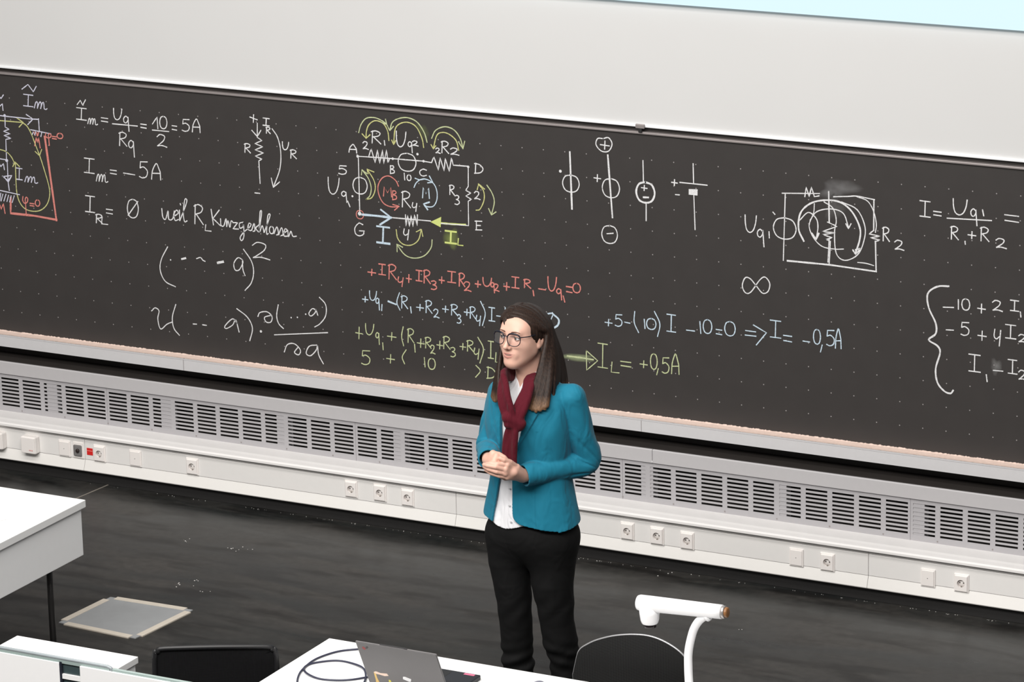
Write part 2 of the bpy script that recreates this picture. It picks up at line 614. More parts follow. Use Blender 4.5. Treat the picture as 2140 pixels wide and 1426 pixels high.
wall_plate(403, 975, 'socket', 'white power socket standing alone on the trunking behind the desk')
wall_plate(209, 948, 'socket', 'white power socket touching the small red sticker')
wall_plate(284, 958, 'blank', 'blank white cover plate between the stickered and the lone socket')
wall_plate(136, 937, 'blank', 'blank white cover plate touching the grey rotary key switch')
# grey key switch and red sticker
c = on_y(164, 941, Y_TR)
sw = empty('rotary_switch')
tag(sw, 'grey square key switch with dark knob on the white trunking', 'switch')
box('white_frame', c[0] - 0.028, c[0] + 0.030, Y_TR - 0.004, Y_TR, c[2] - 0.040, c[2] + 0.040, M_PLASTIC, sw, bev=0.0015)
box('grey_plate', c[0] - 0.023, c[0] + 0.023, Y_TR - 0.009, Y_TR - 0.004, c[2] - 0.029, c[2] + 0.027, mat('switch_grey', (122, 120, 120), 0.5), sw, bev=0.005)
lathe('knob', [(0.010, 0), (0.010, 0.006), (0.008, 0.008), (0.002, 0.0082)], (c[0] + 0.002, Y_TR - 0.009, c[2]), mat('knob_dark', (44, 34, 33), 0.5), sw, seg=16, axis=(0, -1, 0))
base_to(sw, (c[0], Y_TR, c[2] - 0.04))
c = on_y(188, 944, Y_TR)
st = empty('warning_sticker')
tag(st, 'small red sticker with a pale line between key switch and socket', 'sticker')
box('red_film', c[0] - 0.017, c[0] + 0.017, Y_TR - 0.0018, Y_TR - 0.0004, c[2] - 0.018, c[2] + 0.017, mat('sticker_red', (214, 40, 38), 0.45), st)
box('pale_line', c[0] - 0.015, c[0] + 0.015, Y_TR - 0.0024, Y_TR - 0.0016, c[2] + 0.002, c[2] + 0.0045, mat('sticker_pale', (238, 150, 140), 0.5), st)
base_to(st, (c[0], Y_TR, c[2] - 0.018))
# two deep surface boxes at the end of the trunking
for px, py, lb in ((61, 930, 'deep white junction box with tiny red print, next to the blank plate'), (-8, 921, 'deep white junction box beside another one, farther from the red sticker')):
    c = on_y(px, py, Y_TR - 0.03)
    t = empty('junction_box')
    tag(t, lb, 'junction box')
    box('housing', c[0] - 0.042, c[0] + 0.042, Y_TR - 0.040, Y_TR - 0.0005, max(c[2] - 0.043, z_t0 + 0.001), c[2] + 0.043, M_PLASTIC, t, bev=0.006)
    box('lid', c[0] - 0.039, c[0] + 0.039, Y_TR - 0.045, Y_TR - 0.039, max(c[2] - 0.040, z_t0 + 0.004), c[2] + 0.040, M_PLASTIC, t, bev=0.003)
    if px > 0:
        for k in range(3):
            box('red_print', c[0] + 0.008 + k * 0.008, c[0] + 0.014 + k * 0.008, Y_TR - 0.0456, Y_TR - 0.0449, c[2] - 0.026, c[2] - 0.021, mat('print_red', (214, 150, 146), 0.6), t)
    base_to(t, (c[0], Y_TR, c[2] - 0.043))

# ---------------------------------------------------------------- floor hatch with taped edges
hatch = empty('floor_hatch')
tag(hatch, 'light grey square floor panel edged with beige tape', 'floor panel')
q = [on_z(*p, 0.004) for p in ((231, 1248), (403, 1275), (283, 1334), (123, 1301))]
q = [np.array([v[0], v[1]]) for v in q]


def slab(name, pts, z0, z1, material, parent):
    n = len(pts)
    vs = [(p[0], p[1], z0) for p in pts] + [(p[0], p[1], z1) for p in pts]
    fs = [tuple(range(n)), tuple(range(n, 2 * n))] + [(i, (i + 1) % n, n + (i + 1) % n, n + i) for i in range(n)]
    bm = bmesh.new()
    bv = [bm.verts.new(v) for v in vs]
    for f in fs:
        bm.faces.new([bv[i] for i in f])
    return from_bm(name, bm, material, parent)


slab('panel', q, 0.0, 0.004, mat('hatch_grey', (152, 154, 156), 0.6, var=0.10, scale=12), hatch)
M_TAPE = mat('beige_tape', (206, 197, 184), 0.6, var=0.08, scale=30)
cen = sum(q) / 4
for i in range(4):
    a, bq = q[i], q[(i + 1) % 4]
    d = (bq - a) / np.linalg.norm(bq - a)
    nn = np.array([-d[1], d[0]])
    if np.dot(nn, cen - a) < 0:
        nn = -nn
    a2, b2 = a + d * 0.03, bq - d * 0.035
    slab('tape_strip', [a2 - nn * 0.012, b2 - nn * 0.012, b2 + nn * 0.022, a2 + nn * 0.022], 0.0, 0.0052, M_TAPE, hatch)
base_to(hatch, (cen[0], cen[1], 0))

# seam strip in the linoleum and chalk crumbs on it
a, b2 = on_z(150, 1046, 0.001), on_z(234, 1010, 0.001)
d = (b2 - a)[:2]
d /= np.linalg.norm(d)
nn = np.array([-d[1], d[0]]) * 0.004
o = slab('seam_strip', [a[:2] - nn, b2[:2] - nn, b2[:2] + nn, a[:2] + nn], 0.0, 0.0012, mat('seam_pale', (128, 122, 114), 0.6), floor)
a, b2 = on_z(150, 1008, 0.001), on_z(232, 1011, 0.001)
bm = bmesh.new()
rnd = random.Random(3)


def crumb(x, y, r):
    m4 = Matrix.Translation((x, y, r * 0.5)) @ Matrix.Diagonal((1, rnd.uniform(0.5, 1), 0.5, 1))
    bmesh.ops.create_icosphere(bm, subdivisions=1, radius=r, matrix=m4)


for px, py, n, sp in ((388, 1130, 4, 14), (484, 1148, 3, 6), (513, 1150, 6, 14), (377, 1222, 8, 18), (420, 1236, 3, 10), (1852, 1248, 3, 5), (1892, 1262, 5, 9), (1545, 1317, 2, 4), (1210, 1160, 8, 40), (1420, 1190, 10, 60), (1960, 1272, 6, 30), (800, 1090, 4, 20)):
    for k in range(n):
        p = on_z(px + rnd.gauss(0, sp), py + rnd.gauss(0, sp * 0.2), 0)
        if p[1] < -0.262:
            crumb(p[0], p[1], rnd.uniform(0.0015, 0.0042))
for k in range(120):
    x, y = rnd.uniform(-1.2, 3.8), -0.266 - abs(rnd.gauss(0, 0.006))
    crumb(x, y, rnd.uniform(0.001, 0.0025))
o = from_bm('chalk_crumbs', bm, mat('crumb_white', (205, 203, 200), 0.9), floor)
o['kind'] = 'stuff'
# ================================================================== chalk writing on the blackboard
def chalk_mat(name, rgb, cover=0.62):
    m = bpy.data.materials.new(name)
    m.use_nodes = True
    nt = m.node_tree
    b = nt.nodes['Principled BSDF']
    c = [(v / 255.0) for v in rgb]
    c = [(v / 12.92 if v <= 0.04045 else ((v + 0.055) / 1.055) ** 2.4) for v in c]
    tc = nt.nodes.new('ShaderNodeTexCoord')
    nz = nt.nodes.new('ShaderNodeTexNoise')
    nz.inputs['Scale'].default_value = 260
    nz.inputs['Detail'].default_value = 3
    nt.links.new(tc.outputs['Object'], nz.inputs['Vector'])
    cr = nt.nodes.new('ShaderNodeValToRGB')
    cr.color_ramp.elements[0].position = 0.62 - cover * 0.6
    cr.color_ramp.elements[0].color = (0.25, 0.25, 0.25, 1)
    cr.color_ramp.elements[1].position = 0.80 - cover * 0.6
    nt.links.new(nz.outputs['Fac'], cr.inputs['Fac'])
    nt.links.new(cr.outputs['Color'], b.inputs['Alpha'])
    b.inputs['Base Color'].default_value = (*c, 1)
    b.inputs['Roughness'].default_value = 0.95
    b.inputs['Specular IOR Level'].default_value = 0.1
    return m


def smear_mat(name, rgb, dens):
    m = bpy.data.materials.new(name)
    m.use_nodes = True
    nt = m.node_tree
    b = nt.nodes['Principled BSDF']
    c = [(v / 255.0) ** 2.2 for v in rgb]
    tc = nt.nodes.new('ShaderNodeTexCoord')
    nz = nt.nodes.new('ShaderNodeTexNoise')
    nz.inputs['Scale'].default_value = 22
    nz.inputs['Detail'].default_value = 5
    nt.links.new(tc.outputs['Object'], nz.inputs['Vector'])
    at = nt.nodes.new('ShaderNodeAttribute')
    at.attribute_name = 'rub'
    mu = nt.nodes.new('ShaderNodeMath')
    mu.operation = 'MULTIPLY'
    nt.links.new(nz.outputs['Fac'], mu.inputs[0])
    nt.links.new(at.outputs['Fac'], mu.inputs[1])
    m2 = nt.nodes.new('ShaderNodeMath')
    m2.operation = 'MULTIPLY'
    m2.inputs[1].default_value = dens
    nt.links.new(mu.outputs[0], m2.inputs[0])
    nt.links.new(m2.outputs[0], b.inputs['Alpha'])
    b.inputs['Base Color'].default_value = (*c, 1)
    b.inputs['Roughness'].default_value = 0.95
    b.inputs['Specular IOR Level'].default_value = 0.1
    return m


CH = {'w': chalk_mat('chalk_white', (222, 222, 224)), 'b': chalk_mat('chalk_light_blue', (196, 214, 228)),
      'y': chalk_mat('chalk_yellow', (198, 198, 136)), 'g': chalk_mat('chalk_pale_green', (190, 198, 156)),
      'l': chalk_mat('chalk_lime', (204, 214, 132), 0.8), 'r': chalk_mat('chalk_red', (214, 134, 126)),
      'v': chalk_mat('chalk_lavender', (206, 206, 222))}
ZOOM = {0: (0, 170, 4.6), 1: (0, 130, 3.0571), 2: (300, 480, 3.0571), 3: (670, 220, 4.195), 4: (730, 530, 3.0571),
        5: (1120, 270, 3.0571), 6: (1540, 340, 2.7417), 9: (0, 0, 1.0)}
# glyphs in a unit box, y down: lists of strokes; 's' smooth, 'p' straight
O = [(.5, 0), (.15, .12), (0, .5), (.15, .88), (.5, 1), (.85, .88), (1, .5), (.85, .12), (.5, 0)]
GL = {
    'I': [('p', [(0, 0), (1, .02)]), ('p', [(.52, 0), (.48, 1)]), ('p', [(0, .98), (1.02, 1)])],
    'R': [('p', [(.14, .02), (.1, 1)]), ('s', [(0, .1), (.45, 0), (.9, .14), (.75, .38), (.2, .5)]), ('p', [(.25, .5), (1, 1)])],
    'U': [('s', [(0, 0), (.02, .45), (.14, .85), (.42, 1), (.72, .85), (.92, .45), (1, 0)])],
    'q': [('s', [(.75, .1), (.4, 0), (.05, .16), (.1, .38), (.45, .45), (.78, .25), (.78, .06)]), ('p', [(.78, .06), (.95, 1)])],
    'm': [('s', [(0, .95), (.1, .25), (.2, .05), (.26, .4), (.24, .95)]), ('s', [(.24, .95), (.38, .2), (.48, .05), (.54, .4), (.5, .95)]), ('s', [(.5, .95), (.62, .2), (.72, .08), (.76, .5), (.78, .92), (.9, 1), (1, .88)])],
    '2': [('s', [(0, .22), (.3, .01), (.75, .12), (.68, .45), (.3, .78), (.05, .96)]), ('s', [(.05, .96), (.5, .9), (1, 1)])],
    '3': [('s', [(0, .08), (.5, 0), (.85, .16), (.6, .4), (.3, .45)]), ('s', [(.3, .45), (.85, .58), (.95, .82), (.5, 1), (0, .96)])],
    '4': [('s', [(.12, 0), (0, .42), (.35, .58), (.85, .42)]), ('p', [(1, .05), (.78, 1)])],
    '5': [('p', [(.95, 0), (.12, .03), (.08, .4)]), ('s', [(.08, .4), (.5, .33), (.95, .55), (.85, .88), (.4, 1), (0, .93)])],
    '0': [('s', O)], 'O': [('s', O)],
    'A': [('s', [(0, 1), (.1, .45), (.45, 0), (.62, .02)]), ('p', [(.62, .02), (.95, .5), (1, 1)]), ('p', [(.05, .62), (.98, .58)])],
    'B': [('p', [(.1, 0), (.1, 1)]), ('s', [(.1, .03), (.7, .02), (.85, .25), (.15, .45)]), ('s', [(.15, .45), (.9, .55), (.95, .85), (.1, 1)])],
    'C': [('s', [(1, .1), (.5, 0), (.05, .35), (.1, .8), (.5, 1), (1, .85)])],
    'D': [('p', [(.15, 0), (.1, 1)]), ('s', [(0, .05), (.6, .12), (1, .5), (.7, .88), (0, 1)])],
    'E': [('p', [(.2, 0), (.2, 1)]), ('p', [(0, .05), (1, 0)]), ('p', [(.2, .5), (.8, .47)]), ('p', [(.1, 1), (1, .95)])],
    'G': [('s', [(.85, .08), (.45, 0), (.05, .4), (.12, .85), (.5, 1), (.9, .85), (.95, .6)]), ('p', [(.5, .6), (1, .58)])],
    'L': [('p', [(.1, 0), (0, 1), (1, 1)])],
    'M': [('p', [(0, 1), (.1, 0), (.5, .6), (.88, 0), (1, 1)])],
    'a': [('s', [(.8, .1), (.4, 0), (.05, .35), (.15, .72), (.5, .7), (.8, .3), (.8, .1)]), ('s', [(.78, .15), (.82, .65), (1, 1)])],
    'p': [('s', [(.05, .0), (0, .22), (.3, .38), (.75, .32), (.9, .12), (.65, .02), (.45, .15), (.5, .4)]), ('p', [(.5, .35), (.62, 1)])],
    '+': [('p', [(0, .5), (1, .55)]), ('p', [(.52, 0), (.48, 1)])],
    '=': [('p', [(0, .1), (1, .15)]), ('p', [(.02, .9), (1, 1)])],
}


class Chalk:
    def __init__(self):
        self.vs, self.fs = [], []
        self.k = 0

    def ribbon(self, pts, w):
        # pts on the board plane (x, z); slightly uneven width like real chalk
        P = [np.array(p) for p in pts]
        Q = [P[0]]
        for p in P[1:]:
            if np.linalg.norm(p - Q[-1]) > 1e-4:
                Q.append(p)
        if len(Q) < 2:
            return
        self.k += 1
        self.n = Chalk.N = getattr(Chalk, 'N', 0) + 1
        y = -0.0012 - 0.00012 * (Chalk.N % 12)
        n0 = len(self.vs)
        for i, p in enumerate(Q):
            a = Q[max(i - 1, 0)]
            b = Q[min(i + 1, len(Q) - 1)]
            t = (b - a) / max(np.linalg.norm(b - a), 1e-9)
            n = np.array([-t[1], t[0]]) * w * 0.5 * random.uniform(0.82, 1.12)
            e = t * w * 0.35 * (-1 if i == 0 else (1 if i == len(Q) - 1 else 0))
            for s in (1, -1):
                self.vs.append((p[0] + n[0] * s + e[0], y, p[1] + n[1] * s + e[1]))
        for i in range(len(Q) - 1):
            self.fs.append((n0 + 2 * i, n0 + 2 * i + 1, n0 + 2 * i + 3, n0 + 2 * i + 2))

    def disc(self, c, r):
        n0 = len(self.vs)
        for k in range(10):
            a = k * math.pi / 5
            self.vs.append((c[0] + r * math.cos(a), -0.0030, c[1] + r * math.sin(a)))
        self.fs.append(tuple(range(n0, n0 + 10)))

    def fill(self, pts):
        n0 = len(self.vs)
        for p in pts:
            self.vs.append((p[0], -0.0029, p[1]))
        self.fs.append(tuple(range(n0, n0 + len(pts))))


def bpt(z, x, y):
    ox, oy, k = ZOOM[z]
    p = on_y(ox + x / k, oy + y / k, 0.0)
    return (p[0], p[2])


W0 = 0.0053


def chalk(name, label, colour, z, items, w=W0):
    """items: (char, x0, y0, x1, y1[, w]) glyph in a box; ('p'|'s', [points][, w]) free stroke; ('dot', x, y, r); ('fill', points)"""
    made = []
    for it in items:
        c = Chalk()
        k = it[0]
        if k in ('p', 's') and isinstance(it[1], list):
            ww = it[2] if len(it) > 2 else w
            pts = it[1] if k == 'p' else catmull(it[1], 5)
            if k == 'p':
                q = []
                for a, b in zip(pts[:-1], pts[1:]):
                    q += [(a[0] + (b[0] - a[0]) * t / 4, a[1] + (b[1] - a[1]) * t / 4) for t in range(4)]
                pts = q + [pts[-1]]
            c.ribbon([bpt(z, *p) for p in pts], ww)
        elif k == 'dot':
            c.disc(bpt(z, it[1], it[2]), it[3] / ZOOM[z][2] / 500.0)
        elif k == 'fill':
            c.fill([bpt(z, *p) for p in it[1]])
        else:
            x0, y0, x1, y1 = it[1:5]
            ww = it[5] if len(it) > 5 else w
            for kind, st in GL[k]:
                sh = 0.10 * (x1 - x0)
                pts = [(x0 + u * (x1 - x0), y0 + v * (y1 - y0) + (u - 0.5) * sh) for u, v in st]
                if kind == 's':
                    pts = catmull(pts, 5)
                c.ribbon([bpt(z, *p) for p in pts], ww)
        if c.vs:
            v = np.array(c.vs)
            made.append([v[:, [0, 2]].min(0), v[:, [0, 2]].max(0), [c]])
    # marks that stand clear of each other are parts of their own
    gap = 0.010
    merged = True
    while merged:
        merged = False
        for i in range(len(made)):
            for j in range(i + 1, len(made)):
                if np.all(made[i][0] - gap <= made[j][1]) and np.all(made[j][0] - gap <= made[i][1]):
                    A, Bq = made[i], made.pop(j)
                    A[0], A[1] = np.minimum(A[0], Bq[0]), np.maximum(A[1], Bq[1])
                    A[2] += Bq[2]
                    merged = True
                    break
            if merged:
                break
    for A in made:
        vs, fs = [], []
        for c in A[2]:
            n = len(vs)
            vs += c.vs
            fs += [tuple(i + n for i in f) for f in c.fs]
        o = from_data(name, vs, fs, CH[colour], board)
        o.matrix_parent_inverse = Matrix.Translation(-board.location)
        if label:
            o['label'] = label


def smear(z, cx, cy, rx, ry, rgb, dens, ang=0.0):
    n, rings = 20, 5
    vs, fs, rub = [bpt(z, cx, cy)], [], [1.0]
    for r in range(1, rings + 1):
        for k in range(n):
            a = 2 * math.pi * k / n
            j = 1 + 0.18 * math.sin(3 * a + cx) + 0.12 * math.sin(5 * a + cy)
            u, v = rx * r / rings * j * math.cos(a), ry * r / rings * j * math.sin(a)
            vs.append(bpt(z, cx + u * math.cos(ang) - v * math.sin(ang), cy + u * math.sin(ang) + v * math.cos(ang)))
            rub.append((1 - r / rings) ** 0.8)
    for k in range(n):
        fs.append((0, 1 + k, 1 + (k + 1) % n))
    for r in range(1, rings):
        for k in range(n):
            a = 1 + (r - 1) * n
            fs.append((a + k, a + (k + 1) % n, a + n + (k + 1) % n, a + n + k))
    o = from_data('chalk_smear', [(p[0], -0.0009, p[1]) for p in vs], fs, smear_mat('chalk_smear_dust', rgb, dens), board)
    o.matrix_parent_inverse = Matrix.Translation(-board.location)
    at = o.data.attributes.new('rub', 'FLOAT', 'POINT')
    at.data.foreach_set('value', rub)
    return o


def L(*pts):
    return ('p', list(pts))


def S(*pts):
    return ('s', list(pts))


# --- circuit at the edge of the board
chalk('chalk_circuit', 'white chalk circuit with two earth symbols', 'v', 0, [
    L((212, 75), (270, 30), (322, 100), (350, 48)), ('I', 228, 128, 318, 240), ('m', 332, 195, 455, 265),
    L((0, 150), (12, 165), (35, 130)), L((0, 240), (25, 215), (32, 280)),
    L((-60, 322), (300, 362), (375, 365)), ('dot', 48, 328, 17), L((255, 318), (320, 362), (270, 415)), L((372, 360), (380, 485)),
    L((295, 465), (490, 505)), L((330, 470), (312, 510)), L((350, 475), (335, 515)), L((405, 485), (395, 530)),
    L((50, 340), (52, 440), (90, 460), (35, 480), (100, 505), (40, 520), (108, 548), (58, 558), (65, 760)), ('dot', 68, 760, 20),
    L((-60, 735), (68, 755)), L((0, 800), (10, 820), (35, 790), (45, 850)), L((72, 770), (80, 960), (92, 1050)),
    L((25, 910), (80, 955), (118, 905), (30, 915)), L((40, 915), (82, 970), (112, 912)), ('I', 158, 835, 215, 945), ('m', 240, 915, 365, 975),
    L((-60, 1035), (190, 1090)), L((10, 1075), (0, 1140)), L((30, 1085), (12, 1150)), L((60, 1085), (40, 1150)),
    L((85, 1095), (70, 1155)), L((110, 1100), (95, 1160)), L((140, 1100), (120, 1165))])
chalk('chalk_loop', 'yellow chalk current loop with arrowheads', 'y', 0, [
    L((-60, 372), (215, 395)), L((160, 350), (225, 395), (185, 440)),
    S((215, 395), (260, 430), (300, 500), (350, 630), (385, 720), (430, 860), (470, 1000), (480, 1090), (455, 1180), (400, 1235), (330, 1250), (250, 1230), (195, 1170), (165, 1080), (155, 950), (150, 790)),
    L((340, 675), (382, 715), (402, 655)), L((125, 820), (145, 775), (190, 820)), S((-60, 640), (0, 655), (60, 675), (110, 725), (148, 800))])
chalk('chalk_earth_marks', 'red chalk line and potential marks', 'r', 0, [
    ('p', [(432, 530), (470, 800), (545, 1338)], 0.011), ('p', [(548, 1332), (330, 1292), (105, 1268), (105, 1120)], 0.011),
    ('p', 440, 500, 500, 615), ('=', 505, 528, 545, 553), ('0', 550, 500, 605, 550), L((335, 620), (350, 540), (365, 590), (372, 535), (388, 640)),
    L((325, 480), (340, 520)), L((350, 480), (360, 525)), L((372, 490), (365, 522)),
    ('p', 220, 1110, 275, 1275), ('=', 290, 1172, 330, 1198), ('0', 342, 1140, 385, 1200), L((-20, 1250), (0, 1180), (14, 1230), (35, 1175), (52, 1270))], 0.0058)
# --- equations beside it
chalk('chalk_formula', 'white chalk equation for the current Im', 'w', 1, [
    L((495, 270), (515, 243), (530, 275), (548, 240)), ('I', 490, 293, 552, 368), ('m', 562, 358, 625, 398), ('=', 648, 354, 690, 380),
    ('U', 727, 297, 780, 368), ('q', 790, 345, 828, 440), L((720, 393), (880, 408)), ('R', 760, 448, 812, 535), ('q', 822, 500, 862, 605),
    ('=', 900, 394, 936, 420), L((975, 395), (1005, 350), (1010, 425)), ('0', 1022, 345, 1068, 425), L((975, 433), (1080, 443)),
    ('2', 1005, 462, 1068, 540), ('=', 1100, 404, 1130, 433), ('5', 1165, 365, 1212, 442), ('A', 1230, 365, 1280, 448)])
chalk('chalk_formula', 'white chalk line reading Im equals minus 5A', 'w', 1, [
    ('I', 540, 615, 603, 708), ('m', 617, 715, 690, 765), ('=', 705, 688, 745, 714), L((790, 708), (862, 720)), ('5', 892, 635, 945, 740), ('A', 970, 650, 1028, 750)])
chalk('chalk_formula', 'white chalk line ending in the word Kurzgeschlossen', 'w', 1, [
    ('I', 548, 855, 606, 958), ('R', 612, 972, 655, 1028), ('L', 650, 990, 690, 1035), ('=', 680, 938, 720, 968), ('0', 815, 875, 885, 995), L((820, 978), (882, 890)),
    S((1035, 935), (1042, 990), (1060, 1003), (1075, 950), (1080, 1003), (1105, 1000), (1115, 950)),
    S((1112, 985), (1140, 965), (1130, 945), (1114, 970), (1120, 1010), (1142, 1005)), L((1148, 945), (1150, 1012)), L((1153, 903), (1156, 912)),
    S((1150, 1012), (1180, 935), (1195, 885), (1182, 878), (1172, 960), (1180, 1018), (1196, 1014)),
    ('R', 1240, 910, 1300, 1035), ('L', 1312, 1040, 1350, 1078),
    L((1350, 940), (1365, 1040)), L((1402, 945), (1362, 998), (1410, 1045)), S((1410, 1000), (1414, 1042), (1432, 1044), (1445, 1000), (1450, 1050)),
    S((1450, 1050), (1458, 1012), (1470, 1055), (1478, 1015), (1488, 1020)), L((1490, 1025), (1520, 1025), (1490, 1065), (1525, 1066)),
    S((1555, 1022), (1532, 1030), (1535, 1060), (1555, 1050), (1557, 1025), (1560, 1110), (1546, 1140), (1536, 1120), (1560, 1085), (1590, 1060), (1606, 1038), (1592, 1030), (1586, 1065), (1608, 1074), (1625, 1030), (1630, 1075), (1618, 1080)),
    S((1655, 1040), (1636, 1060), (1650, 1082)), S((1655, 1085), (1672, 962), (1662, 962), (1658, 1082), (1676, 1045), (1688, 1088)),
    S((1690, 1085), (1726, 982), (1712, 982), (1704, 1092), (1715, 1095)), ('0', 1722, 1050, 1750, 1096),
    S((1752, 1095), (1770, 1052), (1780, 1096), (1768, 1104)), S((1782, 1102), (1800, 1057), (1810, 1100), (1798, 1108)),
    S((1814, 1092), (1836, 1076), (1822, 1065), (1815, 1108), (1838, 1112)), S((1840, 1075), (1845, 1115), (1860, 1080), (1872, 1112), (1895, 1112))], 0.0055)
chalk('chalk_symbol', 'white chalk resistor with voltage arrow', 'w', 1, [
    L((1598, 350), (1645, 368)), L((1622, 335), (1620, 385)), ('I', 1682, 358, 1722, 405), ('R', 1700, 415, 1728, 455),
    L((1645, 390), (1645, 475)), L((1610, 435), (1645, 475), (1668, 435)),
    L((1645, 480), (1675, 500), (1630, 520), (1680, 540), (1630, 560), (1685, 580), (1632, 600), (1675, 620), (1655, 630), (1663, 775)), ('R', 1562, 520, 1602, 578), L((1630, 835), (1662, 838)),
    S((1740, 425), (1775, 480), (1795, 570), (1790, 680), (1750, 795)), L((1735, 740), (1748, 800), (1788, 765)), ('U', 1805, 510, 1845, 560), ('R', 1855, 560, 1895, 615)])
# --- derivative scribbles
chalk('chalk_formula', 'white chalk bracket squared', 'w', 2, [
    S((155, 110), (115, 190), (108, 260), (140, 330), (205, 365)), ('dot', 175, 193, 6), ('p', [(245, 188), (270, 182)], 0.009), S((340, 185), (365, 178), (380, 195), (395, 203)),
    ('p', [(475, 212), (510, 205)], 0.012), ('a', 575, 180, 650, 290), S((640, 125), (690, 200), (705, 270), (690, 340), (650, 388)), ('2', 697, 82, 808, 188)])
chalk('chalk_formula', 'white chalk derivative fraction', 'w', 2, [
    S((52, 520), (75, 500), (100, 520), (92, 570), (110, 635), (150, 605), (185, 590)), S((207, 478), (185, 560), (195, 630), (230, 675)), L((318, 603), (340, 604)), L((378, 608), (403, 612)),
    S((600, 600), (570, 570), (522, 615), (530, 632), (570, 610), (590, 578), (612, 655)), S((597, 505), (665, 560), (697, 630), (680, 710)), ('dot', 752, 650, 10),
    S((732, 555), (745, 530), (790, 525), (822, 555), (815, 590), (785, 590), (775, 560), (815, 548)), S((862, 480), (852, 550), (865, 600), (895, 632)),
    ('dot', 945, 562, 6), ('dot', 985, 560, 6), ('dot', 1038, 540, 6), S((1105, 515), (1080, 505), (1058, 535), (1072, 552), (1098, 530), (1102, 510), (1115, 548)),
    S((1125, 432), (1165, 480), (1165, 550), (1130, 600), (1095, 622)), L((838, 672), (1178, 658)),
    S((900, 782), (920, 735), (965, 730), (1003, 770), (992, 800), (965, 785), (985, 755)), S((1108, 738), (1060, 745), (1040, 790), (1068, 806), (1104, 770), (1112, 740), (1120, 800), (1150, 858))])
# --- main circuit A..G
chalk('chalk_circuit', 'white chalk circuit with nodes A to G', 'w', 3, [
    ('A', 250, 345, 318, 415), ('dot', 328, 447, 15), L((328, 447), (450, 455), (635, 468)),
    L((425, 445), (445, 380), (480, 505), (500, 390), (520, 510), (545, 390), (555, 515), (580, 390), (592, 508), (605, 470)), ('dot', 635, 468, 13),
    L((635, 468), (840, 485), (905, 490)), ('O', 682, 420, 838, 578), ('dot', 905, 490, 13), L((905, 490), (975, 503)),
    L((975, 503), (995, 450), (1035, 570), (1050, 460), (1085, 575), (1095, 465), (1130, 580), (1150, 460), (1165, 525), (1295, 535)), ('dot', 1297, 540, 13),
    L((1297, 545), (1297, 710), (1275, 745), (1320, 770), (1275, 795), (1325, 825), (1297, 840), (1300, 1055), (1050, 1035)), L((620, 985), (965, 1015)),
    L((745, 960), (750, 1060), (765, 965), (780, 1065), (795, 965), (810, 1065), (825, 960), (848, 1055), (850, 960)), L((332, 450), (345, 950)), ('O', 285, 632, 410, 778), ('dot', 345, 950, 20),
    ('G', 298, 1035, 385, 1145), ('5', 160, 530, 230, 605), ('U', 68, 635, 165, 780), ('q', 185, 755, 235, 850), L((240, 840), (260, 890)), ('dot', 282, 797, 11),
    ('2', 372, 318, 420, 385), ('R', 445, 225, 530, 335), L((560, 310), (565, 350)), ('U', 665, 230, 750, 365), ('q', 768, 320, 808, 415), ('2', 808, 312, 858, 355), ('dot', 852, 428, 13),
    ('2', 1012, 375, 1050, 420), ('R', 1058, 315, 1125, 420), ('2', 1140, 375, 1215, 435), ('B', 610, 530, 648, 600), L((735, 595), (740, 655)), ('0', 760, 610, 795, 660), ('C', 870, 560, 930, 620),
    ('D', 1350, 510, 1425, 600), ('E', 1355, 1015, 1415, 1095), ('R', 1130, 700, 1175, 785), ('3', 1180, 790, 1220, 870), ('2', 1350, 755, 1400, 825), ('R', 710, 755, 790, 895), ('4', 805, 855, 845, 930), ('4', 730, 1085, 775, 1180)])
chalk('chalk_current_arrow', 'light blue chalk current arrow and mesh sign', 'b', 3, [
    ('p', [(365, 958), (500, 970), (620, 985)], 0.011), ('p', [(530, 915), (620, 985), (525, 1045)], 0.009), ('I', 495, 1065, 605, 1210, 0.010),
    ('M', 895, 722, 955, 815), S((820, 720), (840, 680), (880, 650), (930, 650), (990, 685), (1020, 750), (1020, 830), (990, 885), (940, 890), (905, 870)), ('p', [(955, 850), (905, 865), (940, 915)], 0.008),
    L((830, 640), (870, 655), (900, 650)), L((940, 680), (985, 675), (955, 620))])
chalk('chalk_mesh_sign', 'red chalk mesh arrow around MB', 'r', 3, [
    S((685, 710), (660, 660), (600, 620), (540, 640), (505, 710), (515, 790), (555, 860), (620, 890), (690, 888)), L((635, 870), (690, 885), (650, 920)), ('M', 553, 718, 625, 800), ('B', 630, 750, 668, 830),
    ('O', 314, 922, 378, 996, 0.0045)])
chalk('chalk_voltage_arrows', 'pale green chalk voltage arrows', 'g', 3, [
    S((335, 240), (355, 170), (400, 115), (470, 108), (530, 130), (580, 165)), L((535, 150), (582, 168), (570, 122)),
    S((935, 325), (910, 240), (850, 150), (770, 110), (690, 115), (630, 150), (610, 220)), L((585, 175), (608, 222), (640, 185)),
    S((975, 290), (1010, 220), (1090, 188), (1170, 215), (1225, 290), (1250, 380)), L((1210, 320), (1250, 382), (1265, 315)),
    S((400, 825), (435, 790), (445, 720), (420, 640), (365, 565)), L((360, 610), (365, 565), (410, 600)),
    S((1460, 700), (1505, 770), (1525, 850), (1500, 960)), L((1475, 905), (1500, 962), (1540, 935)),
    S((980, 1180), (970, 1250), (910, 1320), (820, 1340), (740, 1310), (670, 1220)), L((672, 1285), (670, 1218), (720, 1245))])
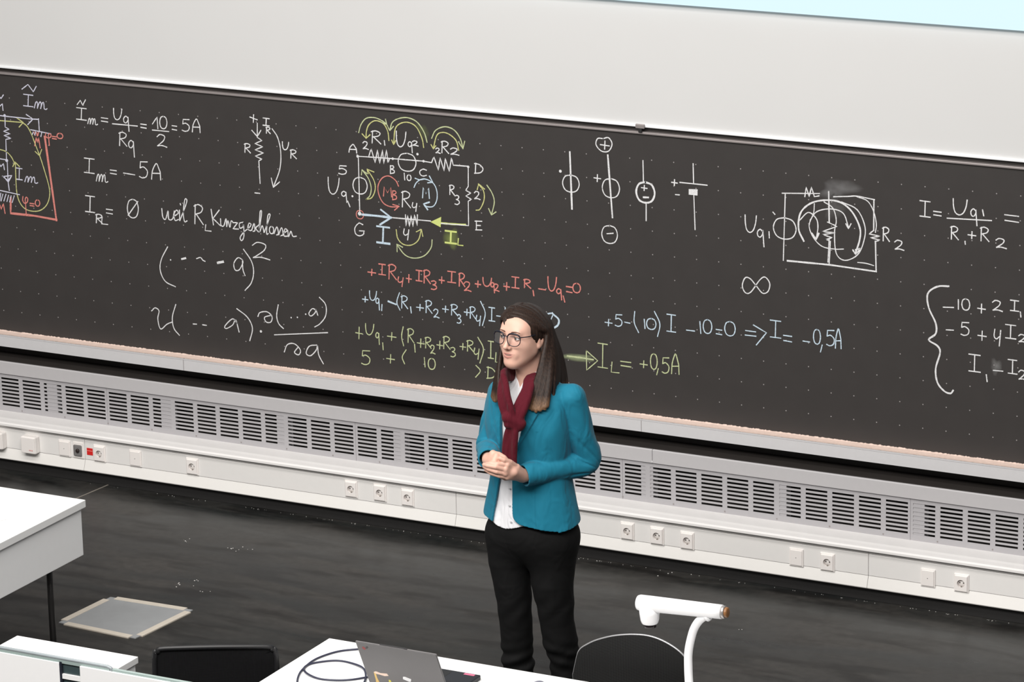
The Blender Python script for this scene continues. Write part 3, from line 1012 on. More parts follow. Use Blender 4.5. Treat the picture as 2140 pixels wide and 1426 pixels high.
chalk('chalk_voltage_arrows', 'yellow chalk voltage arrows', 'y', 3, [
    S((600, 310), (590, 230), (550, 160), (480, 135), (425, 170), (403, 230), (400, 290)), L((365, 250), (400, 290), (435, 258)),
    S((905, 370), (890, 290), (840, 190), (770, 150), (700, 160), (655, 210), (642, 340)), L((625, 305), (642, 345), (660, 310)),
    S((1212, 395), (1190, 310), (1130, 255), (1070, 238), (1020, 265), (990, 380)), L((970, 345), (990, 382), (1012, 355)),
    S((400, 825), (450, 810), (480, 740), (470, 660), (410, 560)), L((420, 600), (408, 560), (470, 585)),
    S((1365, 920), (1400, 910), (1435, 830), (1430, 750), (1385, 690)), L((1375, 740), (1388, 690), (1440, 735)),
    S((665, 1090), (680, 1170), (730, 1220), (800, 1225), (860, 1180), (885, 1090)), L((840, 1110), (885, 1088), (897, 1150))])
chalk('chalk_current_arrow', 'lime chalk arrow labelled IL', 'l', 3, [
    ('p', [(1270, 1048), (1150, 1042), (1050, 1033)], 0.010), ('fill', [(965, 1022), (1060, 978), (1055, 1070)]), ('I', 1095, 1105, 1190, 1210, 0.009), ('L', 1205, 1170, 1250, 1228)])
smear(3, 1148, 1170, 75, 90, (190, 210, 110), 0.55)
smear(3, 900, 230, 45, 90, (170, 190, 110), 0.3, -0.6)
# --- three lines under it
chalk('chalk_formula', 'red chalk equation', 'r', 4, [
    ('+', 120, 100, 170, 140), ('I', 190, 68, 232, 135), ('R', 250, 70, 302, 165), ('4', 312, 150, 345, 210), ('+', 365, 135, 398, 185), ('I', 428, 108, 465, 175), ('R', 475, 105, 520, 190), ('3', 525, 175, 560, 230),
    ('+', 575, 150, 608, 190), ('I', 630, 115, 680, 185), ('R', 700, 125, 740, 210), ('2', 735, 180, 780, 240), ('+', 805, 175, 840, 215), ('U', 855, 155, 910, 210), ('q', 905, 185, 930, 250), ('2', 925, 195, 958, 240),
    ('+', 988, 185, 1025, 235), ('I', 1040, 150, 1085, 220), ('R', 1115, 165, 1160, 220), L((1175, 235), (1180, 270)), L((1210, 225), (1255, 232)), ('U', 1270, 150, 1325, 240), ('q', 1325, 225, 1360, 295),
    L((1368, 270), (1378, 310)), ('=', 1388, 208, 1425, 248), ('0', 1430, 190, 1478, 250)], 0.0060)
chalk('chalk_formula', 'light blue chalk equation ending in minus 0,5A', 'b', 4, [
    ('+', 85, 275, 120, 310), ('U', 130, 240, 175, 300), ('q', 170, 285, 195, 360), L((210, 325), (208, 365)), ('p', [(250, 305), (300, 325)], 0.009), S((322, 250), (305, 310), (325, 362)), ('R', 332, 270, 375, 350),
    L((393, 340), (398, 380)), ('+', 430, 325, 475, 365), ('R', 487, 300, 530, 380), ('2', 540, 355, 575, 410), ('+', 597, 335, 635, 375), ('R', 650, 325, 695, 395), ('3', 690, 390, 715, 445),
    ('+', 735, 355, 770, 395), ('R', 770, 340, 808, 415), ('4', 812, 395, 840, 460), S((840, 305), (870, 380), (852, 460)), ('I', 893, 345, 930, 432), L((942, 398), (975, 403)), L((997, 345), (997, 385)),
    ('p', [(1268, 385), (1300, 380)], 0.007), L((1290, 420), (1305, 385)), ('s', [(1300, 385), (1338, 420), (1335, 455), (1310, 475)], 0.009),
    ('+', 1635, 420, 1680, 462), ('5', 1700, 390, 1745, 465), L((1760, 438), (1795, 445)), S((1825, 370), (1822, 440), (1850, 505)), L((1885, 420), (1890, 480)), ('0', 1900, 415, 1960, 485), S((1950, 370), (1985, 450), (1970, 530)), ('I', 2030, 390, 2085, 500)])
chalk('chalk_formula', None, 'b', 9, [
    L((1435, 690), (1452, 692)), L((1463, 672), (1465, 697)), ('0', 1470, 668, 1488, 697), ('=', 1497, 688, 1509, 699), ('0', 1515, 672, 1537, 702)])
chalk('chalk_formula', None, 'b', 6, [
    L((50, 962), (108, 970)), L((48, 988), (110, 995)), L((95, 930), (170, 975), (112, 1045)), ('I', 192, 905, 252, 1003), ('=', 268, 988, 315, 1025), L((380, 1022), (418, 1028)),
    ('0', 440, 955, 480, 1040), L((490, 1045), (480, 1085)), ('5', 515, 960, 560, 1050), ('A', 565, 955, 598, 1065)])
chalk('chalk_formula', 'pale green chalk equation', 'g', 4, [
    ('+', 42, 470, 85, 545), ('U', 105, 450, 158, 520), ('q', 170, 505, 195, 580), L((215, 570), (218, 615)), ('+', 245, 505, 300, 555), S((345, 468), (335, 530), (348, 590)), ('R', 372, 480, 415, 570), L((418, 580), (422, 630)),
    ('+', 435, 545, 480, 600), ('R', 485, 535, 525, 605), ('2', 520, 585, 550, 640), ('+', 560, 560, 598, 610), ('R', 600, 530, 645, 610), ('3', 650, 600, 680, 660), ('+', 708, 575, 745, 615), ('R', 752, 555, 795, 625),
    ('4', 798, 605, 830, 675), S((822, 535), (858, 610), (835, 700)), ('I', 888, 560, 922, 670), ('L', 935, 635, 970, 695),
    ('5', 80, 620, 135, 710), ('+', 240, 645, 290, 700), S((365, 615), (340, 660), (355, 705)), L((480, 665), (485, 725)), ('0', 505, 670, 550, 740), S((810, 715), (838, 750), (808, 790)), ('D', 880, 725, 935, 800)])
chalk('chalk_formula', 'pale green chalk result plus 0,5A with an arrow', 'g', 4, [
    L((1515, 620), (1588, 685), (1518, 745), (1515, 620)), ('p', [(1395, 655), (1470, 664), (1560, 678)], 0.008), ('I', 1590, 575, 1650, 730), ('L', 1675, 695, 1725, 760), ('=', 1735, 688, 1800, 722), ('+', 1858, 685, 1905, 730), ('0', 1925, 640, 1968, 740),
    L((1975, 735), (1965, 775)), ('5', 2000, 665, 2045, 765), ('A', 2060, 645, 2108, 770)])
smear(4, 1450, 665, 130, 26, (205, 220, 170), 0.9, 0.1)
# --- source symbols
chalk('chalk_symbols', 'white chalk voltage source symbols', 'w', 5, [
    ('p', [(218, 145), (232, 510)], 0.0085), ('O', 172, 292, 278, 402), ('dot', 158, 268, 11),
    S((430, 60), (395, 60), (385, 100), (420, 140), (465, 140), (487, 95), (465, 55), (430, 60)), ('+', 412, 75, 470, 128), ('p', [(460, 165), (490, 565)], 0.0085), ('O', 425, 315, 535, 438), ('+', 372, 290, 415, 335),
    L((685, 200), (688, 335)), ('O', 642, 338, 760, 470, 0.009), ('+', 675, 358, 712, 392), ('p', [(688, 435), (720, 436)], 0.008), L((705, 470), (705, 585)),
    L((1005, 220), (1008, 348)), L((920, 340), (1095, 358)), ('+', 867, 322, 905, 360), L((892, 418), (918, 420)), ('fill', [(978, 382), (1035, 384), (1034, 424), (978, 418)]), L((1010, 420), (1018, 642)),
    ('O', 422, 615, 522, 730), L((455, 668), (495, 665))])
chalk('chalk_symbols', 'white chalk infinity sign', 'w', 5, [
    S((1408, 1000), (1370, 955), (1338, 950), (1320, 1000), (1340, 1045), (1375, 1040), (1430, 965), (1465, 945), (1495, 985), (1485, 1035), (1450, 1048), (1408, 1000))])
chalk('chalk_circuit', 'white chalk scribbled circuit with overlapping loops', 'w', 5, [
    ('U', 1338, 550, 1410, 660), ('q', 1415, 640, 1460, 750), L((1490, 655), (1492, 695)), L((1515, 530), (1528, 545))])
chalk('chalk_circuit', None, 'w', 6, [
    L((260, 175), (475, 177)), L((390, 195), (398, 140), (415, 195), (428, 140), (445, 195), (472, 190)), L((278, 180), (267, 560)), ('O', 210, 315, 340, 438), ('p', [(290, 562), (530, 585), (800, 624)], 0.008),
    ('p', [(786, 215), (785, 390)], 0.006), ('p', [(795, 450), (799, 622)], 0.007), S((555, 195), (640, 193), (690, 192), (790, 212)),
    ('s', [(385, 450), (355, 380), (365, 290), (420, 235), (500, 215), (590, 225), (660, 280), (705, 370), (705, 440), (680, 520)], 0.008), ('p', [(665, 500), (680, 525), (715, 490), (680, 500)], 0.007),
    ('s', [(600, 225), (690, 270), (735, 370), (725, 460), (690, 530), (620, 560), (570, 520), (560, 400), (570, 330), (550, 260), (500, 225)], 0.005),
    S((360, 330), (410, 285), (455, 320), (465, 370), (455, 440)), ('p', [(430, 405), (455, 440), (470, 405)], 0.008), ('s', [(420, 330), (460, 280), (540, 265), (610, 290), (640, 370)], 0.005), L((625, 350), (640, 378), (655, 350)),
    ('s', [(445, 235), (440, 290), (415, 360), (440, 430), (490, 480), (560, 495), (612, 495)], 0.0045), ('p', [(527, 165), (530, 340)], 0.007), L((520, 340), (575, 365), (490, 395), (565, 402), (492, 412), (548, 430), (510, 440), (530, 445)), L((530, 440), (523, 570)), L((537, 450), (530, 578)),
    ('s', [(690, 195), (750, 220), (785, 280), (800, 350), (795, 400)], 0.0045), L((785, 388), (758, 408), (820, 422), (765, 430), (820, 444), (793, 452)), ('s', [(693, 572), (740, 577), (785, 590)], 0.0045),
    ('R', 835, 370, 875, 450), ('2', 905, 445, 958, 500)])
smear(6, 585, 150, 125, 55, (200, 200, 202), 0.42, -0.15)
smear(6, 560, 260, 60, 70, (190, 190, 190), 0.25)
chalk('chalk_formula', 'white chalk fraction for the current I', 'w', 6, [
    ('I', 1050, 220, 1108, 310), ('=', 1128, 278, 1172, 303), ('U', 1240, 210, 1320, 300), ('q', 1340, 265, 1378, 360), L((1408, 270), (1415, 305)), L((1205, 318), (1460, 332)), ('R', 1225, 365, 1270, 440), L((1308, 450), (1310, 468)),
    ('+', 1325, 395, 1370, 435), ('R', 1395, 370, 1445, 450), ('2', 1485, 435, 1545, 490), ('=', 1535, 298, 1615, 338)])
chalk('chalk_formula', 'white chalk system of equations in a brace', 'w', 6, [
    ('s', [(1215, 708), (1150, 710), (1095, 750), (1100, 830), (1140, 920), (1140, 980), (1100, 1015), (1150, 1050), (1165, 1090), (1140, 1180), (1150, 1260), (1190, 1310), (1225, 1322), (1240, 1305)], 0.008),
    L((1183, 828), (1243, 830)), L((1270, 785), (1270, 840)), ('0', 1290, 780, 1335, 845), ('+', 1380, 810, 1425, 862), ('2', 1465, 790, 1522, 850), ('I', 1568, 790, 1615, 850), L((1625, 855), (1628, 885)),
    L((1200, 958), (1242, 960)), ('5', 1285, 915, 1332, 990), ('+', 1382, 965, 1430, 1018), ('4', 1475, 955, 1512, 1050), ('I', 1540, 930, 1598, 1008), ('2', 1615, 985, 1660, 1030),
    ('I', 1330, 1100, 1395, 1198), L((1430, 1215), (1435, 1255)), L((1470, 1190), (1525, 1195)), ('I', 1555, 1130, 1605, 1210), ('2', 1615, 1190, 1660, 1245)])
smear(6, 1485, 1168, 34, 48, (190, 190, 190), 0.5)
# ================================================================== furniture
M_TOP = mat('white_laminate', (238, 238, 238), 0.35, var=0.01)
M_PANEL = mat('white_panel', (240, 240, 241), 0.45, var=0.015)
M_STEEL = mat('dark_steel_leg', (70, 68, 68), 0.35, metal=0.6)
M_BLACK = mat('black_plastic', (24, 24, 26), 0.45)
M_CHROME = mat('light_grey_rim', (170, 170, 172), 0.3, metal=0.5)

# ---- desk behind the hatch
desk = empty('desk')
tag(desk, 'white desk with a deep front panel and dark steel leg beside the floor panel', 'desk')
box('desk_top', -1.0, 0.246, -3.45, -2.36, 0.708, 0.740, M_TOP, desk, bev=0.002)
box('apron_panel', -0.98, 0.234, -3.43, -2.378, 0.502, 0.704, M_PANEL, desk, bev=0.002)
for lx, ly in ((0.085, -2.42), (-0.9, -2.42), (0.085, -3.38), (-0.9, -3.38)):
    tube('leg', [(lx, ly, 0.0), (lx, ly, 0.503)], 0.0135, M_STEEL, desk, seg=14)
base_to(desk, (-0.38, -2.9, 0))
c = on_z(2, 1083, 0.741)
slip = empty('paper_slip')
tag(slip, 'small creased white paper slip lying on the desk', 'paper')
vs = [(c[0] - 0.08, c[1] - 0.05, 0.7405), (c[0] + 0.02, c[1] - 0.035, 0.7412), (c[0] + 0.035, c[1] + 0.01, 0.7408), (c[0] - 0.07, c[1] + 0.0, 0.7405), (c[0] - 0.02, c[1] - 0.02, 0.747)]
from_data('sheet', vs, [(0, 1, 4), (1, 2, 4), (2, 3, 4), (3, 0, 4)], mat('paper', (246, 246, 246), 0.8), slip)
base_to(slip, (c[0], c[1], 0.74))

# ---- white presenter table
table = empty('table')
tag(table, 'white presenter table carrying the laptop and document camera', 'table')
TX0, TX1, TY1, TY0 = 2.010, 4.05, -3.362, -3.985
box('table_top', TX0, TX1, TY0, TY1, 0.712, 0.740, M_TOP, table, bev=0.002)
for lx in (TX0 + 0.06, TX1 - 0.06):
    for ly in (TY0 + 0.06, TY1 - 0.06):
        box('leg', lx - 0.02, lx + 0.02, ly - 0.02, ly + 0.02, 0.0, 0.713, M_STEEL, table)
base_to(table, ((TX0 + TX1) / 2, (TY0 + TY1) / 2, 0))

# ---- laptop, open, its back to the audience
lap = empty('laptop')
tag(lap, 'open dark grey laptop with stickers on its lid, on the white table', 'laptop')
LX0, LX1, LYF, LYH = 2.400, 2.727, -3.506, -3.735
M_LAP = mat('laptop_graphite', (104, 102, 103), 0.45, var=0.08, scale=14)
M_LAPB = mat('laptop_black', (30, 32, 38), 0.5)
box('base', LX0, LX1, LYH, LYF, 0.7402, 0.759, M_LAPB, lap, bev=0.004)
box('palm_label', LX1 - 0.060, LX1 - 0.018, LYF - 0.022, LYF - 0.008, 0.759, 0.7594, mat('palm_label_pink', (214, 110, 140), 0.5), lap)
for r in range(5):
    for k in range(13):
        box('key', LX0 + 0.02 + k * 0.0225, LX0 + 0.038 + k * 0.0225, LYH + 0.03 + r * 0.0185, LYH + 0.045 + r * 0.0185, 0.759, 0.7605, M_BLACK, lap)
box('touchpad', LX0 + 0.11, LX1 - 0.11, LYF - 0.075, LYF - 0.015, 0.759, 0.7593, M_BLACK, lap)
# lid
HN = Vector((0, LYH, 0.757))
TP = Vector((0, -3.826, 0.947))
dl = (TP - HN)
ll = dl.length
dl.normalize()
nl = Vector((0, -dl.z, dl.y)) * (1 if -dl.z < 0 else -1)     # outward, to the audience
nl = Vector((0, -abs(dl.z), -abs(dl.y)))
nl.normalize()


def lid_pt(u, v, d):
    p = HN + dl * (v * ll) + nl * d
    return (LX0 + u * (LX1 - LX0), p.y, p.z)


def lid_slab(name, u0, u1, v0, v1, d0, d1, material, bev=0.0):
    bm = bmesh.new()
    vs = [bm.verts.new(lid_pt(u, v, d)) for u in (u0, u1) for v in (v0, v1) for d in (d0, d1)]
    for f in ((0, 1, 3, 2), (4, 6, 7, 5), (0, 4, 5, 1), (2, 3, 7, 6), (0, 2, 6, 4), (1, 5, 7, 3)):
        bm.faces.new([vs[i] for i in f])
    if bev:
        bmesh.ops.bevel(bm, geom=list(bm.edges), offset=bev, segments=2, affect='EDGES')
    return from_bm(name, bm, material, lap)


lid_slab('lid', 0, 1, 0, 1, -0.003, 0.004, M_LAP, 0.0015)
lid_slab('screen', 0.03, 0.97, 0.06, 0.95, -0.0045, -0.003, M_BLACK)
lid_slab('lid_rubber', 0.30, 0.62, 0.995, 1.006, -0.004, 0.001, M_BLACK)
lid_slab('camera_bump', 0.60, 0.64, 1.0, 1.010, -0.003, 0.002, M_BLACK)


def lid_pix(x, y):
    # photo pixel -> lid (u, v)
    d = Vector(ray(x, y))
    o = Vector(CAM)
    p0 = Vector(lid_pt(0, 0, 0.004))
    t = (p0 - o).dot(nl) / d.dot(nl)
    q = o + d * t
    return ((q.x - LX0) / (LX1 - LX0), (q - p0).dot(dl) / ll)


def lid_mark(name, pix, rgb, d=0.0046, label=None):
    pts = [lid_pt(*lid_pix(*p), d) for p in pix] + [lid_pt(*lid_pix(*p), 0.0038) for p in pix]
    n = len(pix)
    fs = [tuple(range(n)), tuple(range(n, 2 * n))[::-1]] + [(i, (i + 1) % n, n + (i + 1) % n, n + i) for i in range(n)]
    o = from_data(name, pts, fs, mat(name + '_%d_%d_%d' % rgb, rgb, 0.5), lap)
    if label:
        o['label'] = label


q8 = lambda x, y: (700 + x / 8.917, 1330 + y / 8.917)
lid_mark('sticker_stroke', [q8(722, 668), q8(760, 655), q8(850, 690), q8(970, 700), q8(1000, 740), q8(930, 745), q8(830, 715), q8(765, 700)], (232, 206, 190), label='pale letter-like sticker on the lid')
lid_mark('sticker_stroke', [q8(722, 668), q8(765, 700), q8(790, 780), q8(830, 860), q8(830, 930), q8(780, 930), q8(760, 800)], (214, 180, 110))
lid_mark('sticker_stroke', [q8(1000, 815), q8(1035, 820), q8(1060, 870), q8(1060, 930), q8(1010, 930), q8(1010, 860)], (206, 196, 84))
lid_mark('white_sticker', [q8(1268, 758), q8(1300, 758), q8(1420, 805), q8(1415, 850), q8(1380, 848), q8(1268, 800)], (226, 226, 228))
lid_mark('red_dot', [q8(505, 205), q8(530, 195), q8(575, 235), q8(560, 258), q8(520, 235)], (150, 60, 60))
lid_mark('logo_mark', [q8(570, 200), q8(600, 190), q8(622, 215), q8(600, 235), q8(575, 232)], (66, 62, 62))
base_to(lap, ((LX0 + LX1) / 2, (LYH + LYF) / 2, 0.741))

# ---- cable looped on the table
q6 = lambda x, y: on_z(540 + x / 3.69, 1320 + y / 3.69, 0.7445)
M_CABLE = mat('dark_blue_cable', (44, 46, 66), 0.45)
pts = [q6(*p) for p in ((790, 136), (765, 137), (640, 150), (540, 175), (440, 215), (370, 265), (320, 320), (300, 380), (310, 425), (370, 470), (500, 490), (640, 475), (760, 440), (812, 400), (828, 340), (800, 285), (700, 240), (600, 225), (480, 235), (390, 255), (350, 295), (380, 335), (470, 365), (600, 377), (720, 372), (845, 352), (900, 345))]
for i, p in enumerate(pts):
    if i in (14, 15, 20, 21):
        p[2] += 0.004
o = tube('laptop_cable', catmull(pts, 6), 0.0036, M_CABLE, None, seg=8)
tag(o, 'dark blue cable looped on the white table beside the laptop', 'cable')

# ---- mouse, only its rim in view
c = on_z(1122, 1444, 0.741)
ms = empty('computer_mouse')
tag(ms, 'grey computer mouse on the white table between laptop and chair', 'mouse')
bm = bmesh.new()
bmesh.ops.create_uvsphere(bm, u_segments=24, v_segments=14, radius=1.0)
for v in bm.verts:
    v.co = Vector((v.co.x * 0.031, v.co.y * 0.052, max(v.co.z, -0.02) * (0.031 + 0.004 * v.co.y)))
    v.co += Vector((c[0], c[1], 0.7415))
from_bm('shell', bm, mat('mouse_grey', (120, 120, 134), 0.4), ms, smooth=True)
box('scroll_wheel', c[0] - 0.003, c[0] + 0.003, c[1] - 0.034, c[1] - 0.018, 0.758, 0.768, M_BLACK, ms, bev=0.002)
base_to(ms, (c[0], c[1], 0.741))

# ---- document camera
doc = empty('document_camera')
tag(doc, 'white document camera on a curved arm standing on the table', 'document camera')
YD = -3.55
M_DOC = mat('white_gloss_plastic', (242, 242, 244), 0.25, var=0.01)
P0 = Vector(on_y(1332, 1259.5, YD))
P1 = Vector(on_y(1509, 1279.5, YD))
ax = (P1 - P0).normalized()
LN = (P1 - P0).length
prof = [(0.004, -0.001), (0.018, 0.0), (0.026, 0.004), (0.0285, 0.012), (0.0285, 0.05)] + [(0.0285 - 0.0035 * t / 8, 0.05 + (LN - 0.05) * t / 8) for t in range(1, 9)] + [(0.019, LN + 0.001)]
lathe('camera_head', prof, P0, M_DOC, doc, seg=32, axis=ax)
lathe('end_collar', [(0.019, 0), (0.0225, 0.001), (0.0225, 0.012), (0.020, 0.013)], P1, mat('silver_collar', (176, 172, 170), 0.3, metal=0.6), doc, axis=ax)
lathe('focus_knob', [(0.017, 0), (0.0185, 0.002), (0.0175, 0.009), (0.012, 0.011)], P1 + ax * 0.0125, mat('knob_brown', (138, 96, 58), 0.4), doc, axis=ax)
LC = Vector(on_y(1357, 1272, YD))
dn = Vector((0.03, 0, -1)).normalized()
lathe('lens_cup', [(0.036, -0.004), (0.0355, 0.018), (0.033, 0.04), (0.029, 0.052), (0.027, 0.054)], LC, M_DOC, doc, seg=32, axis=dn)
lathe('lens_ring', [(0.022, 0.0), (0.022, 0.014), (0.019, 0.016), (0.012, 0.012), (0.002, 0.011)], LC + dn * 0.053, mat('lens_black', (26, 18, 20), 0.2), doc, axis=dn)
arm = [on_y(x, y, YD) for x, y in ((1482, 1284), (1464, 1295), (1451.7, 1312), (1444.5, 1333.6), (1439, 1362), (1438.4, 1388.7), (1440, 1426), (1444, 1460), (1447, 1490))]
arm.append(np.array([arm[-1][0], YD, 0.765]))
tube('curved_arm', catmull(arm, 6), 0.0148, M_DOC, doc, seg=18)
a0 = Vector(arm[0])
lathe('arm_joint', [(0.012, 0), (0.0185, 0.001), (0.0185, 0.012), (0.014, 0.014)], a0 - Vector((0.012, 0, 0.012)), M_DOC, doc, axis=Vector(arm[0] - arm[1]))
bx, by = arm[-1][0], YD
box('base', bx - 0.10, bx + 0.10, by - 0.13, by + 0.10, 0.741, 0.768, M_DOC, doc, bev=0.008)
base_to(doc, (bx, by, 0.741))


# ---- mesh office chairs
def mesh_mat(name, rgb_hole, rgb_thread, scale):
    m = bpy.data.materials.new(name)
    m.use_nodes = True
    nt = m.node_tree
    b = nt.nodes['Principled BSDF']
    tc = nt.nodes.new('ShaderNodeTexCoord')
    mp = nt.nodes.new('ShaderNodeMapping')
    mp.inputs['Rotation'].default_value = (0, math.radians(45), 0)
    nt.links.new(tc.outputs['Object'], mp.inputs['Vector'])
    vo = nt.nodes.new('ShaderNodeTexChecker')
    vo.inputs['Scale'].default_value = scale
    nt.links.new(mp.outputs['Vector'], vo.inputs['Vector'])
    mx = nt.nodes.new('ShaderNodeMix')
    mx.data_type = 'RGBA'
    mx.inputs['A'].default_value = (*[(v / 255) ** 2.2 for v in rgb_hole], 1)
    mx.inputs['B'].default_value = (*[(v / 255) ** 2.2 for v in rgb_thread], 1)
    nt.links.new(vo.outputs['Fac'], mx.inputs['Factor'])
    nt.links.new(mx.outputs['Result'], b.inputs['Base Color'])
    b.inputs['Roughness'].default_value = 0.7
    b.inputs['Specular IOR Level'].default_value = 0.2
    return m


def office_chair(label, outline, bx, rz, loc, rim_mat, rim_r, weave, bulge):
    """outline: closed (x, z) loop of the backrest in chair space; backrest stands at y = +bx behind the seat, chair faces -y"""
    t = empty('office_chair')
    tag(t, label, 'chair')
    n = len(outline)
    cx = sum(p[0] for p in outline) / n
    cz = sum(p[1] for p in outline) / n
    hw = max(abs(p[0] - cx) for p in outline)

    def yy(x):
        return bx - bulge * ((x - cx) / hw) ** 2
    # backrest skin: rings shrinking to the centre, front and back
    vs, fs = [], []
    R_ = 8
    for k in range(R_):
        s = 1 - k / R_
        for x, z in outline:
            X, Z = cx + (x - cx) * s, cz + (z - cz) * s
            vs.append((X, yy(X), Z))
    vs.append((cx, yy(cx), cz))
    for k in range(R_ - 1):
        for i in range(n):
            j = (i + 1) % n
            fs.append((k * n + i, k * n + j, (k + 1) * n + j, (k + 1) * n + i))
    for i in range(n):
        fs.append(((R_ - 1) * n + i, (R_ - 1) * n + (i + 1) % n, R_ * n))
    sk = from_data('backrest_mesh', vs, fs, weave, t, smooth=False)
    so = sk.modifiers.new('thickness', 'SOLIDIFY')
    so.thickness = 0.006
    loop = [(x, yy(x), z) for x, z in outline]
    vs, fs = tube_data(loop + [loop[0]], rim_r, 8, closed=True)
    from_data('backrest_frame', vs, fs, rim_mat, t, smooth=True)
    # seat, support, column, star base
    bm = bmesh.new()
    bmesh.ops.create_uvsphere(bm, u_segments=28, v_segments=12, radius=1.0)
    for v in bm.verts:
        sx_ = math.copysign(abs(v.co.x) ** 0.55, v.co.x)
        sy_ = math.copysign(abs(v.co.y) ** 0.55, v.co.y)
        v.co = Vector((sx_ * 0.235, sy_ * 0.225, 0.44 + v.co.z * 0.04))
    from_bm('seat', bm, M_BLACK, t, smooth=True)
    zb_ = min(p[1] for p in outline)
    tube('back_support', catmull([(0, 0.05, 0.39), (0, bx - 0.03, 0.40), (0, bx + 0.035, 0.47), (0, bx + 0.02, zb_ + 0.06)], 6), 0.02, M_BLACK, t, seg=10)
    tube('gas_column', [(0, 0, 0.09), (0, 0, 0.24), (0, 0, 0.241), (0, 0, 0.41)], [0.028, 0.028, 0.018, 0.018], M_STEEL, t, seg=16)
    for k in range(5):
        a = 2 * math.pi * k / 5 + 0.3
        dx, dy = math.cos(a), math.sin(a)
        lg = tube('base_leg', [(0.02 * dx, 0.02 * dy, 0.105), (0.15 * dx, 0.15 * dy, 0.095), (0.28 * dx, 0.28 * dy, 0.075)], [0.026, 0.021, 0.015], M_BLACK, t, seg=10)
        wd = Vector((-dy, dx, 0))
        lathe('caster', [(0.026, -0.022), (0.029, -0.018), (0.029, 0.018), (0.026, 0.022)], Vector((0.28 * dx, 0.28 * dy, 0.0295)), M_BLACK, t, seg=18, axis=wd)
    t.location = loc
    t.rotation_euler = (0, 0, rz)
    return t


# chair with the arched mesh back, between table and woman
YC = -3.20
arc = [(1205.6, 1376), (1209, 1364), (1215, 1355.5), (1224.3, 1349.3), (1242.2, 1340.4), (1264.7, 1333.6), (1287.1, 1329.2), (1317, 1326.9), (1346.9, 1328.4), (1369.3, 1333.6), (1391.8, 1343.4), (1414.2, 1357.6), (1430.7, 1373.3), (1442, 1392)]
top = [on_y(x, y, YC) for x, y in arc]
mx_ = 0.5 * (top[0][0] + top[-1][0])
out = [(p[0] - mx_, p[2]) for p in top]
out = [(x, z) for x, z in catmull([np.array(p) for p in out], 3)]
low = [(0.232, 0.70), (0.225, 0.62), (0.20, 0.545), (0.12, 0.515), (0.0, 0.51), (-0.12, 0.515), (-0.205, 0.545), (-0.235, 0.62), (-0.242, 0.69)]
out = out + [tuple(p) for p in catmull([np.array(p) for p in low], 3)]
office_chair('black mesh office chair with a pale rimmed arched back, next to the document camera', out, 0.23, 0.0, (mx_, YC - 0.23, 0), M_CHROME, 0.0042, mesh_mat('arched_back_weave', (12, 12, 12), (50, 50, 50), 330), 0.0)

# chair with the square back, between counter and table
A, B_ = on_z(322, 1366, 0.80), on_z(576, 1356, 0.80)
dv = (B_ - A)[:2]
wid = float(np.linalg.norm(dv))
ang = math.atan2(dv[1], dv[0])
cxy = (A + B_)[:2] / 2
h = wid / 2
out = [(-h, 0.50), (-h, 0.765), (-h + 0.012, 0.79), (-h + 0.035, 0.803), (0, 0.815), (h - 0.04, 0.812), (h - 0.012, 0.800), (h, 0.77), (h, 0.50), (h - 0.03, 0.47), (0, 0.465), (-h + 0.03, 0.47)]
out = [tuple(p) for p in catmull([np.array(p) for p in out], 4, closed=True)][:-1]
rz = ang
loc = (cxy[0] + 0.22 * math.sin(rz), cxy[1] - 0.22 * math.cos(rz), 0)
rz2 = ang + math.pi
loc = (cxy[0] - 0.22 * math.sin(rz), cxy[1] + 0.22 * math.cos(rz), 0)
office_chair('black mesh office chair with a low square back, beside the white counter', out, 0.22, rz2, loc, M_BLACK, 0.010, mesh_mat('square_back_weave', (5, 5, 6), (26, 26, 28), 330), 0.02)

# ---- white counter with glass-topped front panels
ctr = empty('counter')
tag(ctr, 'white counter box with glass-topped front panels and a dark slot', 'counter')
YP = -4.012
g = lambda x, y: on_y(x, y, YP)
zp = g(225, 1391)[2]
box('counter_top', 0.964, 1.500, YP + 0.012, -3.870, 0.735, 0.760, M_TOP, ctr, bev=0.0015)
box('counter_body', 0.975, 1.492, YP + 0.012, -3.880, 0.0, 0.734, M_PANEL, ctr)
xg0, xg1 = g(130, 1390)[0], g(172, 1390)[0]
m = bpy.data.materials.new('greenish_glass')
m.use_nodes = True
nt = m.node_tree
b = nt.nodes['Principled BSDF']
b.inputs['Base Color'].default_value = (0.42, 0.52, 0.50, 1)
b.inputs['Roughness'].default_value = 0.12
b.inputs['Transmission Weight'].default_value = 0.25
b.inputs['IOR'].default_value = 1.45
M_GLASS = m
zt0 = zp - 0.004
XE = g(236, 1394)[0]
box('front_panel', 0.2, xg0 - 0.004, YP - 0.014, YP - 0.004, 0.0, zt0 - 0.014, M_PANEL, ctr, bev=0.001)
box('front_panel', xg1, 2.9, YP - 0.018, YP - 0.008, 0.0, zt0 - 0.012, M_PANEL, ctr, bev=0.001)
box('panel_post', xg0 - 0.003, xg0 + 0.006, YP - 0.014, YP + 0.010, 0.0, zt0 - 0.010, mat('dark_post', (34, 38, 48), 0.4), ctr)
box('dark_glass', xg0 + 0.006, xg1 + 0.02, YP - 0.003, YP + 0.003, 0.45, zt0 - 0.006, mat('dark_teal_glass', (58, 72, 74), 0.15), ctr)
zbar = g(150, 1413)[2]
box('white_bar', xg0 + 0.006, xg1 - 0.001, YP - 0.012, YP - 0.003, zbar - 0.012, zbar + 0.006, M_TOP, ctr)
